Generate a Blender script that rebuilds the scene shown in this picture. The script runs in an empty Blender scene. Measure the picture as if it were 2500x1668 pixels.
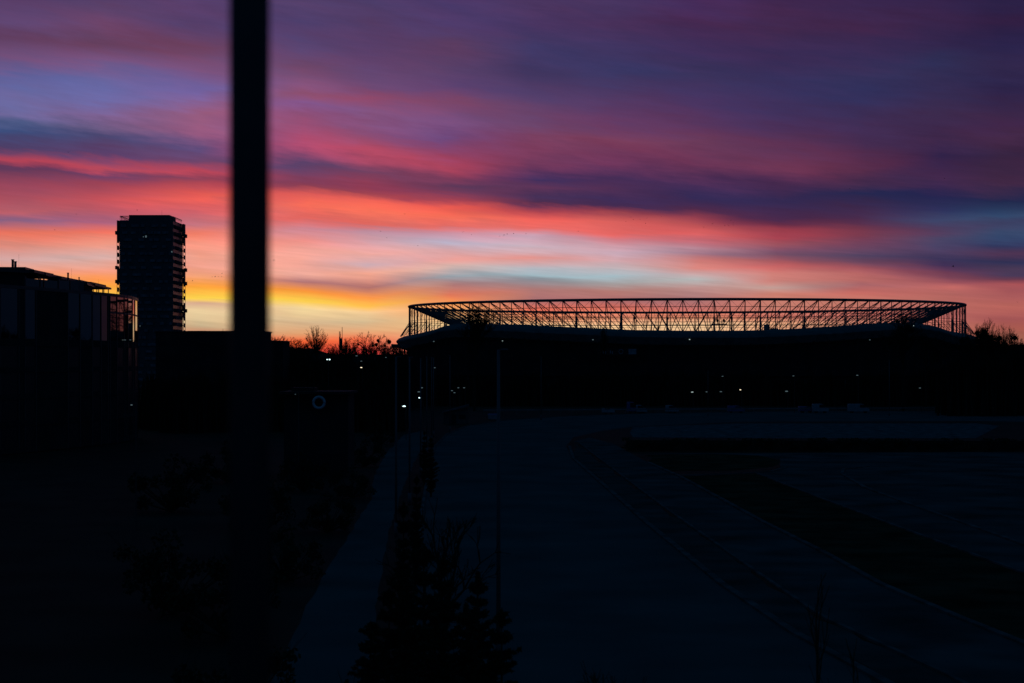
import bpy, math, random
import numpy as np
from mathutils import Vector, Matrix
R = math.radians
rng = random.Random(7)

# ------------------------------------------------------------------ camera
F = 4167.0            # focal length in photo pixels (60 mm on 36 mm over 2500 px)
HZ = 880.0            # photo row of the horizon
CAMZ = 14.0           # eye height above the road
sc = bpy.context.scene
cd = bpy.data.cameras.new("camera")
cam = bpy.data.objects.new("camera", cd)
sc.collection.objects.link(cam)
sc.camera = cam
cam.location = (0, 0, CAMZ)
cam.rotation_euler = (R(90), 0, 0)
cd.sensor_width = 36.0
cd.lens = 60.0
cd.shift_y = (HZ - 834.0) / 2500.0
cd.clip_start = 0.1
cd.clip_end = 20000
cd.dof.use_dof = True
cd.dof.focus_distance = 620
cd.dof.aperture_fstop = 1.55

# ------------------------------------------------------------------ view / exposure
sc.view_settings.view_transform = 'Standard'
sc.view_settings.look = 'None'
sc.view_settings.exposure = 0
sc.view_settings.gamma = 1
sc.view_settings.use_curve_mapping = False
sc.cycles.max_bounces = 6
sc.cycles.sample_clamp_indirect = 2.0

def lin(h):
    h = h.lstrip('#')
    out = []
    for i in (0, 2, 4):
        c = int(h[i:i + 2], 16) / 255
        out.append(c / 12.92 if c <= .04045 else ((c + .055) / 1.055) ** 2.4)
    return tuple(out)

# ------------------------------------------------------------------ world: dusk sky with banded clouds
# each column: heading in the sky, then one entry per cloud band from high to low (height, colour);
# the bands keep their identity from column to column so that they slope and swell as real cloud bands do
COLS = {
60: "0 573f68|90 5e4570|170 663f60|260 74507a|330 5e6098|410 6c689e|490 6e6698|530 4c5883|570 3c4d7b|650 543f66|708 b84558|742 5e3a5b|800 94455b|870 a9505e|920 b85c66|960 866080|1020 ea765f|1070 df8b7c|1125 d6aaa6|1190 f09a78|1215 f0a070|1230 e89868|1260 ffb050|1300 ffd860|1330 f0d0a0|1390 d0b48c|1455 f09060|1490 f05040|1568 c03038",
250: "0 574069|80 66446a|190 693f5c|270 7c5480|345 6666a0|440 6e6aa5|500 7f6292|545 6a587f|590 4a4872|680 5d406a|735 c0495a|765 6e4065|800 964459|870 c2545c|920 b85a68|965 b0607a|1010 f2735f|1065 f29a84|1120 d9b2ac|1170 f09c80|1195 f89a60|1215 f89850|1245 ffa844|1298 ffd050|1330 f0d0a0|1390 d0b48c|1455 f09060|1490 f05040|1568 c03038",
490: "0 573f6b|100 553f6a|225 704260|300 78537f|395 7062a0|430 7d6299|495 945a7c|575 965a80|650 5f4a78|705 704468|748 bb4658|785 8f4258|815 b94a55|865 ee6258|915 cc6068|975 c47580|1015 f08068|1060 fa9a84|1120 f6a088|1160 f2a490|1190 f0a080|1210 f8a068|1245 ffa23c|1298 ffd850|1318 d8ac90|1345 eed2a0|1420 c8b08a|1495 f05838|1568 c83030",
740: "0 553f68|110 503f6c|200 584470|290 6c4668|360 85527a|410 8a5070|450 865890|520 93527a|620 b24c6e|715 57426a|765 7c3f5e|795 853d58|815 8e3f55|845 d85a58|890 fa6c58|950 e56860|1000 cf8a96|1050 f0938a|1090 f6aa9c|1130 fba998|1185 f0a898|1228 b87878|1270 ff983c|1318 ffd050|1345 f8d89c|1400 d8b890|1450 e0a070|1485 f86838|1540 d03830",
900: "0 4d3d68|100 533c64|200 573f6a|310 64446c|390 6e4a74|435 8c4a6c|500 865682|560 8a4f78|660 b64c66|745 71405f|790 8c3e58|815 8a3c55|840 9e4452|870 ee6456|920 fc7058|975 e0675f|1005 c08c9c|1060 d8a4ac|1110 f2aaa0|1150 cfa9b0|1190 f8a890|1255 b87570|1300 ff9848|1335 ffc050|1360 f8d098|1400 d8ba90|1440 e8a878|1470 f07048|1530 d03838",
1100: "0 4c3866|100 4c3a68|190 5a3c60|300 584068|390 5b4270|450 784668|530 7a5080|600 72487a|725 a8425a|780 8a3c58|825 5c3858|845 7c3c58|870 a64452|895 e85c50|945 fb6e58|985 e06c66|1010 c690a0|1050 bcb0c4|1085 d8a8ac|1130 e8a098|1160 d8b4ac|1200 98a0a8|1245 b07a78|1285 e07858|1320 ff9850|1370 f8b878|1410 e8c890|1450 f0c090|1500 e89070",
1300: "0 503862|100 48345f|200 3f3864|330 433760|430 56406c|490 68446c|540 72456a|600 7e4060|710 70385a|785 3f2f5c|825 5f3558|855 443056|885 4c2f50|912 a84450|948 f0645a|1000 ee6c66|1025 d0a0b0|1070 c8b4c0|1100 d4aeb4|1125 e89890|1170 b8bcc4|1200 a0b4bc|1215 8a8c94|1260 b07874|1310 a87070|1345 e87058|1385 f09868|1425 f8d8a0|1480 f0c090",
1500: "0 48355f|110 4a315a|210 3f345f|320 3b3762|420 4c3862|500 613a62|550 6c3b60|600 773d5a|700 70365a|775 442d55|815 4f3055|860 3e2c55|895 442b50|918 8c3c4c|965 d8605c|1015 e06460|1045 d07c84|1075 cc9ca8|1105 c8aab8|1135 d0a8ae|1165 c0b0b4|1205 a8bcc4|1235 a8a0a0|1270 b87c74|1310 a86a6a|1345 d87060|1380 f09070|1420 f8cc98|1480 f0c090",
1700: "0 4a2d5a|110 452a52|230 3f2f5a|320 39325a|430 493460|540 57365e|580 64375c|620 713a58|720 683658|800 442c54|850 342a54|890 452b50|915 522c4c|938 903c4c|975 b04c54|1015 d86060|1050 c0707c|1080 b88896|1105 a0788a|1135 c87874|1165 d88880|1190 c8a8a8|1218 b8bcbc|1250 b88c88|1310 a87070|1345 c87068|1380 e88868|1415 f8c898|1480 f0c090",
1900: "0 40284f|120 42284c|260 3a2c55|350 37305a|450 3c315c|570 4a3058|610 543256|650 5e3355|720 6c3552|800 4c2c50|875 33284f|930 44294c|960 4a2a4c|980 642e48|1005 943c4c|1033 a84350|1060 98505c|1090 7c5068|1110 785066|1130 9a5560|1155 c86464|1185 d08078|1215 cc8078|1245 c09c94|1280 d08070|1330 c47c6c|1375 d87868|1410 e8a880|1480 e09878",
2100: "0 3a2850|120 3e264a|250 3a2c54|340 353058|430 33305a|560 402c52|610 432c51|650 462c50|750 5a2d4a|815 3c2a4c|845 252850|900 3a294c|945 482b4c|975 5c304c|1005 77384c|1030 7c3c50|1050 784058|1085 684560|1110 544462|1135 6e465c|1160 a0535c|1190 c06a68|1215 b86864|1240 a86468|1270 c86c64|1315 c87c6c|1375 c87064|1410 d89078|1480 c88070",
2300: "0 34244a|100 38254a|200 35264b|260 302e54|370 322c52|480 3a2b4e|540 3d294c|600 40284a|690 33244a|770 45284a|860 262650|910 2c3058|950 3c4468|985 4a3c5c|1012 553d5c|1035 4a4464|1060 4c4466|1090 4c3e60|1130 3c3458|1160 403055|1190 6c3c54|1215 7c4456|1235 944e58|1255 c06864|1285 b06460|1320 b86860|1380 b86660|1430 c07060|1480 b86458",
2440: "0 2c2145|90 301f42|200 2a2349|300 33284c|390 2d2347|500 3b2646|545 40274a|590 442846|680 3a2440|800 422844|870 21284c|910 283a5c|940 34486a|975 3c4062|1005 38486a|1035 34466a|1070 34395f|1105 4f3654|1140 2f3052|1175 4a3a56|1205 4a3a58|1225 6a3c50|1245 a85458|1270 a05458|1300 ac5c5c|1340 b8645c|1390 a05454|1430 a85a50|1470 a06050",
}
TEMAX = HZ / F

world = bpy.data.worlds.new("World")
sc.world = world
world.use_nodes = True
nt = world.node_tree
nt.nodes.clear()
L = nt.links
def N(t, **kw):
    n = nt.nodes.new(t)
    for k, v in kw.items():
        setattr(n, k, v)
    return n
def put(sock, v):
    if isinstance(v, bpy.types.NodeSocket):
        L.new(v, sock)
    else:
        sock.default_value = v
def M(op, a, b=None, c=None, clamp=False):
    n = N('ShaderNodeMath', operation=op)
    n.use_clamp = clamp
    put(n.inputs[0], a)
    if b is not None: put(n.inputs[1], b)
    if c is not None: put(n.inputs[2], c)
    return n.outputs[0]
def MAPR(v, a, b, c=0.0, d=1.0, smooth=False):
    n = N('ShaderNodeMapRange')
    n.clamp = True
    if smooth: n.interpolation_type = 'SMOOTHSTEP'
    put(n.inputs['Value'], v)
    n.inputs['From Min'].default_value = a
    n.inputs['From Max'].default_value = b
    n.inputs['To Min'].default_value = c
    n.inputs['To Max'].default_value = d
    return n.outputs['Result']
def MIXC(f, a, b, blend='MIX'):
    n = N('ShaderNodeMix', data_type='RGBA', blend_type=blend)
    n.clamp_factor = True
    put(n.inputs[0], f); put(n.inputs[6], a); put(n.inputs[7], b)
    return n.outputs[2]
def NOISE(vec, scale, detail, rough=.55):
    n = N('ShaderNodeTexNoise')
    put(n.inputs['Vector'], vec)
    n.inputs['Scale'].default_value = scale
    n.inputs['Detail'].default_value = detail
    n.inputs['Roughness'].default_value = rough
    return n.outputs['Fac']
def VEC(x, y, z=0.0):
    n = N('ShaderNodeCombineXYZ')
    put(n.inputs[0], x); put(n.inputs[1], y); put(n.inputs[2], z)
    return n.outputs[0]

tc = N('ShaderNodeTexCoord')
sep = N('ShaderNodeSeparateXYZ')
L.new(tc.outputs['Generated'], sep.inputs[0])
dx, dy, dz = sep.outputs
az = M('ARCTAN2', dx, dy)
hor = M('SQRT', M('ADD', M('MULTIPLY', dx, dx), M('MULTIPLY', dy, dy)))
te = M('DIVIDE', dz, M('MAXIMUM', hor, 1e-4))
# drifting, wind-combed distortion of the bands: slopes down to the right over most of the sky
tsh = M('ADD', te, M('MULTIPLY', az, 0.085))
n_wide = NOISE(VEC(M('MULTIPLY', az, 9.0), M('MULTIPLY', tsh, 55.0)), 1.0, 3)
n_str = NOISE(VEC(M('MULTIPLY', az, 11.0), M('MULTIPLY', tsh, 190.0), 3.1), 1.0, 4, .6)
n_fine = NOISE(VEC(M('MULTIPLY', az, 26.0), M('MULTIPLY', tsh, 620.0), 7.7), 1.0, 3, .6)
tdi = M('ADD', te, M('MULTIPLY', az, 0.17))
n_mot = NOISE(VEC(M('MULTIPLY', az, 20.0), M('MULTIPLY', tdi, 105.0), 1.7), 1.0, 5, .62)
n_hue = NOISE(VEC(M('MULTIPLY', az, 13.0), M('MULTIPLY', tdi, 80.0), 9.3), 1.0, 4, .6)
low = MAPR(te, 0.0, 0.09, 0.40, 1.0)
high = MAPR(te, 0.05, 0.12, 0.0, 1.0)
disp = M('ADD', M('MULTIPLY', M('SUBTRACT', n_wide, .5), 0.0075),
         M('ADD', M('MULTIPLY', M('SUBTRACT', n_str, .5), 0.0042), M('MULTIPLY', M('SUBTRACT', n_fine, .5), 0.0016)))
disp = M('ADD', disp, M('MULTIPLY', high, M('MULTIPLY', M('SUBTRACT', n_mot, .5), 0.0135)))
h = M('DIVIDE', M('ADD', te, M('MULTIPLY', disp, low)), TEMAX)
azw = M('ADD', az, M('MULTIPLY', M('SUBTRACT', n_wide, .5), 0.03))

cols = []
for x in sorted(COLS):
    ent = []
    for e in COLS[x].split('|'):
        Y, c = e.split()
        ent.append((float(Y) / 1.7818, lin(c)))
    assert len(ent) == 29, (x, len(ent))
    cols.append((math.atan((x - 1250) / F), ent))
def ramp(stops, fac, gray=False):
    n = N('ShaderNodeValToRGB')
    cr = n.color_ramp
    cr.interpolation = 'LINEAR'
    st = sorted(stops)
    last = -1
    st2 = []
    for p, c in st:
        p = min(max(p, 0), 1)
        if p <= last: p = last + 1e-4
        last = p
        st2.append((p, c))
    cr.elements[0].position = st2[0][0]
    cr.elements[0].color = (*st2[0][1], 1)
    cr.elements[1].position = st2[-1][0]
    cr.elements[1].color = (*st2[-1][1], 1)
    for p, c in st2[1:-1]:
        e = cr.elements.new(p)
        e.color = (*c, 1)
    put(n.inputs[0], fac)
    return n.outputs['Color']
K = 28
facs = []
v = None
for i, (a, ent) in enumerate(cols):
    stops = [((HZ - y) / F * math.cos(a) / TEMAX, ((1 - k / K),) * 3) for k, (y, c) in enumerate(ent)]
    r = ramp(stops, h)
    if i == 0:
        v = r
    else:
        f = MAPR(azw, cols[i - 1][0], a)
        facs.append(f)
        v = MIXC(f, v, r)
vv = N('ShaderNodeSeparateColor')
L.new(v, vv.inputs[0])
v = vv.outputs[0]
sky = None
for i, (a, ent) in enumerate(cols):
    r = ramp([(1 - k / K, c) for k, (y, c) in enumerate(ent)], v)
    sky = r if i == 0 else MIXC(facs[i - 1], sky, r)
# streaky light and shade in the cloud sheet
gain = M('ADD', 1.0, M('ADD', M('MULTIPLY', M('SUBTRACT', n_str, .5), .30), M('MULTIPLY', M('SUBTRACT', n_fine, .5), .24)))
gain = M('ADD', 1.0, M('MULTIPLY', M('SUBTRACT', gain, 1.0), M('MULTIPLY', MAPR(te, .0, .05, .6, 1.0), MAPR(te, .08, .14, 1.0, .4))))
gain = M('ADD', gain, M('MULTIPLY', M('SUBTRACT', n_mot, .5), MAPR(te, .03, .12, .20, .46)))
vm = N('ShaderNodeVectorMath', operation='SCALE')
L.new(sky, vm.inputs[0]); L.new(gain, vm.inputs['Scale'])
sky = vm.outputs[0]
hue = MIXC(MAPR(n_hue, .32, .68), (.90, 1.02, 1.05, 1), (1.09, .97, .965, 1))
sky = MIXC(MAPR(te, .03, .10, .3, 1.0), sky, MIXC(1.0, sky, hue, 'MULTIPLY'))
# away from the sunset the clouds fade into plain blue dusk
nis = N('ShaderNodeTexSky', sky_type='NISHITA')
nis.sun_disc = False
nis.sun_elevation = R(-4.0)
nis.sun_rotation = R(-9.0)
nsc = N('ShaderNodeVectorMath', operation='SCALE')
L.new(nis.outputs[0], nsc.inputs[0]); nsc.inputs['Scale'].default_value = 0.05
dusk = MIXC(MAPR(te, 0.0, 1.2), (.006, .021, .058, 1), (.0002, .029, .070, 1))
dusk = MIXC(1.0, dusk, nsc.outputs[0], 'ADD')
absaz = M('ABSOLUTE', az)
keep = M('MULTIPLY', MAPR(absaz, R(18), R(40), 1, 0, True), MAPR(te, TEMAX * 1.02, TEMAX * 1.6, 1, 0, True))
sky = MIXC(keep, dusk, sky)
bg = N('ShaderNodeBackground')
L.new(sky, bg.inputs['Color'])
bg.inputs['Strength'].default_value = 1.0
wo = N('ShaderNodeOutputWorld')
L.new(bg.outputs[0], wo.inputs['Surface'])
world.cycles.sampling_method = 'MANUAL'
world.cycles.sample_map_resolution = 1024

# ------------------------------------------------------------------ helpers
COL = sc.collection
def W(px, py, D):
    """a point seen at photo pixel (px, py) standing D metres away"""
    return Vector(((px - 1250) / F * D, D, CAMZ - (py - HZ) / F * D))
def G(px, py):
    """the same for a point lying on the ground"""
    D = CAMZ * F / (py - HZ)
    return Vector(((px - 1250) / F * D, D, 0))

MATS = {}
def mat(name, col, rough=.7, noise=.25, scale=1.5, metal=0.0, emit=None, strength=0.0, ior=1.45, spec=.5, tint=None):
    if name in MATS: return MATS[name]
    m = bpy.data.materials.new(name)
    m.use_nodes = True
    t = m.node_tree
    b = t.nodes['Principled BSDF']
    b.inputs['Roughness'].default_value = rough
    b.inputs['Metallic'].default_value = metal
    b.inputs['IOR'].default_value = ior
    b.inputs['Specular IOR Level'].default_value = spec
    if noise > 0:
        tcn = t.nodes.new('ShaderNodeTexCoord')
        nn = t.nodes.new('ShaderNodeTexNoise')
        nn.inputs['Scale'].default_value = scale
        nn.inputs['Detail'].default_value = 6
        t.links.new(tcn.outputs['Object'], nn.inputs['Vector'])
        cr = t.nodes.new('ShaderNodeValToRGB')
        a = [c * (1 - noise) for c in col]
        z = [c * (1 + noise) for c in (tint or col)]
        cr.color_ramp.elements[0].position = .3
        cr.color_ramp.elements[1].position = .7
        cr.color_ramp.elements[0].color = (*a, 1)
        cr.color_ramp.elements[1].color = (*z, 1)
        t.links.new(nn.outputs['Fac'], cr.inputs[0])
        t.links.new(cr.outputs[0], b.inputs['Base Color'])
    else:
        b.inputs['Base Color'].default_value = (*col, 1)
    if emit:
        b.inputs['Emission Color'].default_value = (*emit, 1)
        b.inputs['Emission Strength'].default_value = strength
    MATS[name] = m
    return m

ASPHALT = mat('asphalt', (.082, .084, .088), .95, .22, .12, spec=0.0)
PAVING = mat('paving', (.066, .067, .070), .95, .45, .16, spec=0.0)
GALV = mat('galvanised_steel', (.075, .078, .085), .6, .15, 3)
KERB = mat('kerb_concrete', (.088, .088, .091), .95, .5, .5, spec=0.0)
GRASS = mat('winter_grass', (.036, .027, .019), 1, .5, .25, tint=(.050, .036, .024), spec=0)
VERGE = mat('verge_gravel', (.056, .057, .058), 1, .4, .2, spec=0)
SOIL = mat('ground_soil', (.020, .019, .015), 1, .5, .15, spec=.1)
PLAZA = mat('plaza_concrete', (.092, .096, .105), .95, .6, .5, spec=0.0)
STEEL = mat('painted_steel', (.11, .115, .125), .55, .15, 3)
DARKSTEEL = mat('dark_steel', (.035, .036, .04), .5, .15, 6)
ROOFSKIN = mat('roof_membrane', (.07, .075, .085), .6, .2, .2)
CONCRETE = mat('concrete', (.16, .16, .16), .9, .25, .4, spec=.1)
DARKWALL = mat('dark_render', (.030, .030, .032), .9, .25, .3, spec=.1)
TOWERWALL = mat('tower_wall', (.07, .072, .08), .8, .2, .5)
PARAPET = mat('balcony_parapet', (.065, .065, .08), .85, .3, .8, spec=.0)
PARAPETLIT = mat('parapet_lightened', (.15, .15, .17), .9, .4, .6, spec=0)  # copy of the parapet colour with light painted in, mainly for the front
TGLASS = mat('tower_glass', (.02, .022, .026), .35, 0, 1, spec=.15)
GLASS = mat('dark_glass', (.006, .006, .008), .015, 0, 1, ior=1.55)
BARK = mat('bark', (.035, .028, .022), .95, .4, 4, spec=.1)
TWIG = mat('twigs', (.030, .024, .019), .95, .3, 3, spec=.1)
NEEDLE = mat('spruce_needles', (.012, .020, .010), .8, .5, 3, spec=.2)
LEAF = mat('evergreen_leaves', (.018, .024, .012), .8, .5, 2, spec=.2)
LAMP = mat('lamp_light', (1, 1, 1), .5, 0, emit=(.72, 1.0, 1.0), strength=2.2)
LAMPDIM = mat('dim_lamp_light', (.4, .4, .4), .5, 0, emit=(.62, .9, .95), strength=.10)
LAMPMID = mat('mid_lamp_light', (.5, .5, .5), .5, 0, emit=(.75, .95, .9), strength=.5)
LAMPWARM = mat('warm_lamp_light', (1, 1, 1), .5, 0, emit=(1, .82, .55), strength=1.6)
WHITEPAINT = mat('white_paint', (.22, .23, .26), .6, .2, 1)
BLUEPAINT = mat('blue_paint', (.06, .09, .24), .5, .15, 1)
RINGWHITE = mat('ring_white', (.42, .44, .50), .5, .15, 2)
RUBBER = mat('rubber', (.02, .02, .02), .9, .2, 4)

class MB:
    def __init__(s):
        s.v = []; s.f = []
    def poly(s, pts):
        n = len(s.v); s.v += [tuple(p) for p in pts]; s.f.append(tuple(range(n, n + len(pts))))
    def box(s, c, d, rz=0.0):
        """c = centre, d = full sizes"""
        cx, cy, cz = c; x, y, z = d[0] / 2, d[1] / 2, d[2] / 2
        n = len(s.v); co, si = math.cos(rz), math.sin(rz)
        for a, b, e in ((-x, -y, -z), (x, -y, -z), (x, y, -z), (-x, y, -z), (-x, -y, z), (x, -y, z), (x, y, z), (-x, y, z)):
            s.v.append((cx + a * co - b * si, cy + a * si + b * co, cz + e))
        for q in ((0, 3, 2, 1), (4, 5, 6, 7), (0, 1, 5, 4), (1, 2, 6, 5), (2, 3, 7, 6), (3, 0, 4, 7)):
            s.f.append(tuple(n + i for i in q))
    def prism(s, pts, z0, z1):
        """upright prism on a plan polygon (counter-clockwise)"""
        n = len(s.v); k = len(pts)
        s.v += [(p[0], p[1], z0) for p in pts] + [(p[0], p[1], z1) for p in pts]
        s.f.append(tuple(range(n + k - 1, n - 1, -1)))
        s.f.append(tuple(range(n + k, n + 2 * k)))
        for i in range(k):
            j = (i + 1) % k
            s.f.append((n + i, n + j, n + k + j, n + k + i))
    def tube(s, a, b, r0, r1=None, n=6, caps=True):
        r1 = r0 if r1 is None else r1
        a = Vector(a); b = Vector(b); d = b - a
        if d.length < 1e-6: return
        d.normalize()
        u = d.orthogonal().normalized(); w = d.cross(u)
        k = len(s.v)
        for p, r in ((a, r0), (b, r1)):
            for i in range(n):
                t = 2 * math.pi * i / n
                s.v.append(tuple(p + u * (r * math.cos(t)) + w * (r * math.sin(t))))
        for i in range(n):
            j = (i + 1) % n
            s.f.append((k + i, k + j, k + n + j, k + n + i))
        if caps:
            s.f.append(tuple(range(k + n - 1, k - 1, -1)))
            s.f.append(tuple(range(k + n, k + 2 * n)))
    def loft(s, rings, closed=True, caps=False):
        """rings: lists of equal length; joins them with quads"""
        k = len(s.v); m = len(rings[0])
        for r in rings: s.v += [tuple(p) for p in r]
        for a in range(len(rings) - 1):
            for i in range(m if closed else m - 1):
                j = (i + 1) % m
                s.f.append((k + a * m + i, k + a * m + j, k + (a + 1) * m + j, k + (a + 1) * m + i))
        if caps:
            s.f.append(tuple(range(k + m - 1, k - 1, -1)))
            s.f.append(tuple(range(k + (len(rings) - 1) * m, k + len(rings) * m)))
    def ringtube(s, pts, r, n=8):
        """closed tube along a loop of points"""
        m = len(pts); rings = []
        for i in range(m):
            p = Vector(pts[i]); d = (Vector(pts[(i + 1) % m]) - Vector(pts[i - 1])).normalized()
            side = d.cross(Vector((0, 0, 1)))
            if side.length < 1e-3: side = d.orthogonal()
            side.normalize(); up = side.cross(d)
            rings.append([p + side * (r * math.cos(2 * math.pi * q / n)) + up * (r * math.sin(2 * math.pi * q / n)) for q in range(n)])
        rings.append(rings[0])
        s.loft(rings)
    def ball(s, c, r, seg=8, rings=5, sz=1.0):
        c = Vector(c); k = len(s.v)
        s.v.append((c.x, c.y, c.z + r * sz))
        for i in range(1, rings):
            t = math.pi * i / rings
            for j in range(seg):
                a = 2 * math.pi * j / seg
                s.v.append((c.x + r * math.sin(t) * math.cos(a), c.y + r * math.sin(t) * math.sin(a), c.z + r * sz * math.cos(t)))
        s.v.append((c.x, c.y, c.z - r * sz)); e = len(s.v) - 1
        for j in range(seg):
            s.f.append((k, k + 1 + j, k + 1 + (j + 1) % seg))
            s.f.append((e, e - seg + (j + 1) % seg, e - seg + j))
        for i in range(rings - 2):
            for j in range(seg):
                a = k + 1 + i * seg; b = a + seg
                s.f.append((a + j, b + j, b + (j + 1) % seg, a + (j + 1) % seg))
    def build(s, name, m, parent=None, loc=None, smooth=False):
        me = bpy.data.meshes.new(name)
        me.from_pydata(s.v, [], s.f)
        me.materials.append(m)
        if smooth: me.polygons.foreach_set('use_smooth', [True] * len(me.polygons))
        me.update()
        o = bpy.data.objects.new(name, me)
        COL.objects.link(o)
        if parent is not None: o.parent = parent
        if loc is not None: o.location = loc
        return o
def tag(o, label, cat, group=None, kind=None):
    o['label'] = label; o['category'] = cat
    if group: o['group'] = group
    if kind: o['kind'] = kind
    return o
def empty(name, loc, label, cat, group=None, rz=0.0):
    o = bpy.data.objects.new(name, None)
    COL.objects.link(o)
    o.location = loc; o.rotation_euler = (0, 0, rz); o.empty_display_size = .5
    return tag(o, label, cat, group)
KIDS = {}
def kid(o, parent):
    KIDS.setdefault(parent.name, []).append(o); return o
def copy_tree(o, loc, rz, label, cat=None, group=None, scale=1.0):
    c = o.copy(); COL.objects.link(c)
    c.location = loc; c.rotation_euler = (0, 0, rz)
    c.scale = (scale,) * 3 if not hasattr(scale, '__len__') else scale
    c['label'] = label
    if cat: c['category'] = cat
    if group: c['group'] = group
    elif 'group' in c: del c['group']
    for ch in o.children:
        d = ch.copy(); COL.objects.link(d); d.parent = c
        for g in ch.children:
            e = g.copy(); COL.objects.link(e); e.parent = d
    return c
def structure(o):
    o['kind'] = 'structure'; return o

# ------------------------------------------------------------------ ground, road, paths
mb = MB()
mb.poly([(-4000, -60, 0), (4000, -60, 0), (4000, 9000, 0), (-4000, 9000, 0)])
structure(mb.build('ground', SOIL))
LAY = [0.0]
def lay(name, pts, m, z, rag=0.0):
    P = [G(*p) for p in pts]; Q = []
    for i in range(len(P)):
        a, c = P[i], P[(i + 1) % len(P)]
        n = max(1, int((c - a).length / 3)) if rag else 1
        for k in range(min(n, 60)):
            q = a.lerp(c, k / min(n, 60))
            Q.append((q.x + rng.uniform(-rag, rag), q.y + rng.uniform(-rag, rag) * 1.6, z))
    b = MB(); b.poly(Q)
    return structure(b.build(name, m))
# carriageway: wide, curving away to the right at the far end
lay('road', [(1020, 2400), (2760, 2400), (2280, 1810), (2102, 1635), (1938, 1546), (1765, 1429), (1582, 1280), (1400, 1120), (1382, 1090), (1400, 1068),
             (1470, 1052), (1545, 1042), (1800, 1030), (2383, 1028), (2700, 1034), (2700, 1003), (2383, 1004), (1900, 1005), (1600, 1009),
             (1400, 1016), (1240, 1026), (1140, 1040), (1090, 1060), (1062, 1090), (1045, 1150), (1030, 1250), (1020, 1400), (1010, 1668)][::-1], ASPHALT, .004)
lay('footpath', [(300, 2100), (905, 2100), (905, 1668), (915, 1500), (950, 1300), (985, 1190), (1020, 1110), (1050, 1068), (1030, 1052),
                 (985, 1062), (940, 1110), (915, 1160), (905, 1220), (850, 1310), (760, 1460), (655, 1668)][::-1], ASPHALT, .004, .12)
lay('pavement', [(1400, 1078), (1425, 1090), (1625, 1242), (1845, 1397), (2009, 1509), (2313, 1650), (2900, 1990), (3200, 1990), (2500, 1575), (2336, 1509), (2149, 1429), (2008, 1350), (1868, 1280), (1662, 1167), (1583, 1130), (1500, 1085), (1440, 1068)], PAVING, .008)
lay('forecourt', [(1583, 1108), (2700, 1102), (2800, 1400), (2500, 1401), (2196, 1289), (2008, 1219), (1845, 1156), (1905, 1144), (1905, 1120), (1800, 1112)][::-1], PAVING, .012)
lay('grass_island', [(1662, 1163), (1845, 1157), (2008, 1219), (2196, 1289), (2500, 1401), (2900, 1560), (2900, 1750), (2500, 1570), (2336, 1504), (2149, 1424), (2008, 1345), (1868, 1275)][::-1], GRASS, .016, .45)
lay('grass_verge', [(1400, 1116), (1405, 1082), (1625, 1246), (1845, 1401), (2009, 1513), (2313, 1655), (2900, 1995), (2400, 1900), (2102, 1632), (1938, 1542), (1765, 1425), (1582, 1276)], VERGE, .012, .45)
lay('grass_patch', [(1583, 1112), (1700, 1109), (1850, 1113), (1905, 1126), (1880, 1142), (1760, 1150), (1640, 1150), (1590, 1134)][::-1], GRASS, .02, .5)
lay('plaza', [(1545, 1068), (1900, 1070), (2383, 1070), (2440, 1040), (2383, 1034), (1800, 1034), (1545, 1043), (1538, 1056)], PLAZA, .008)
# kerbs: real raised edges following the lines seen in the photograph
def kerb(pts, w=.32, hgt=.13):
    P = [G(*p) for p in pts]
    Q = []
    for i in range(len(P) - 1):
        for k in range(6): Q.append(P[i].lerp(P[i + 1], k / 6))
    Q.append(P[-1])
    b = MB(); rings = []
    for i, p in enumerate(Q):
        d = (Q[min(i + 1, len(Q) - 1)] - Q[max(i - 1, 0)]).normalized()
        s = Vector((d.y, -d.x, 0)) * w / 2
        rings.append([p - s, p - s + Vector((0, 0, hgt)), p + s + Vector((0, 0, hgt)), p + s])
    b.loft(rings, closed=False)
    return structure(b.build('kerb', KERB))
kerb([(1390, 1090), (1400, 1120), (1480, 1190), (1582, 1280), (1765, 1429), (1938, 1546), (2102, 1635), (2400, 1800)], .45)
kerb([(1408, 1078), (1500, 1148), (1625, 1242), (1845, 1397), (2009, 1509), (2313, 1650), (2700, 1860)], .25)
kerb([(1583, 1130), (1662, 1165), (1868, 1278), (2008, 1348), (2149, 1427), (2336, 1507), (2500, 1573), (2800, 1700)], .42)
kerb([(1845, 1156), (2008, 1219), (2196, 1289), (2500, 1401), (2800, 1510)], .25)
kerb([(2120, 1140), (2060, 1146), (2055, 1158), (2110, 1190), (2196, 1223), (2383, 1289), (2500, 1331), (2800, 1440)], .4)
kerb([(1662, 1162), (1760, 1160), (1880, 1153), (1920, 1142)], .3)
kerb([(1140, 1041), (1090, 1061), (1062, 1091), (1045, 1150), (1030, 1250), (1020, 1400), (1010, 1668)], .3)
kerb([(1140, 1039), (1240, 1025), (1400, 1015), (1600, 1008), (1900, 1004), (2383, 1003), (2700, 1002)], .3)
# distant rise behind the town
b = MB(); prof = [(-400, 862), (300, 858), (640, 846), (700, 848), (760, 852), (815, 866), (860, 866), (900, 864), (1000, 866), (1300, 862), (2300, 850), (2420, 845), (2600, 838), (3200, 842)]
front = []; back = []
pts = []
for i in range(len(prof) - 1):
    for k in range(8):
        t = k / 8
        pts.append((prof[i][0] * (1 - t) + prof[i + 1][0] * t, prof[i][1] * (1 - t) + prof[i + 1][1] * t + rng.uniform(-1.5, 1.5)))
D = 1500
top = [W(x, y, D) for x, y in pts]
b.loft([[Vector((p.x * .93, 1380, -1)) for p in top], [Vector((p.x * .98, 1470, p.z * .8)) for p in top], top, [Vector((p.x * 1.2, 1900, -1)) for p in top]], closed=False)
structure(b.build('hills', SOIL))

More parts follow.
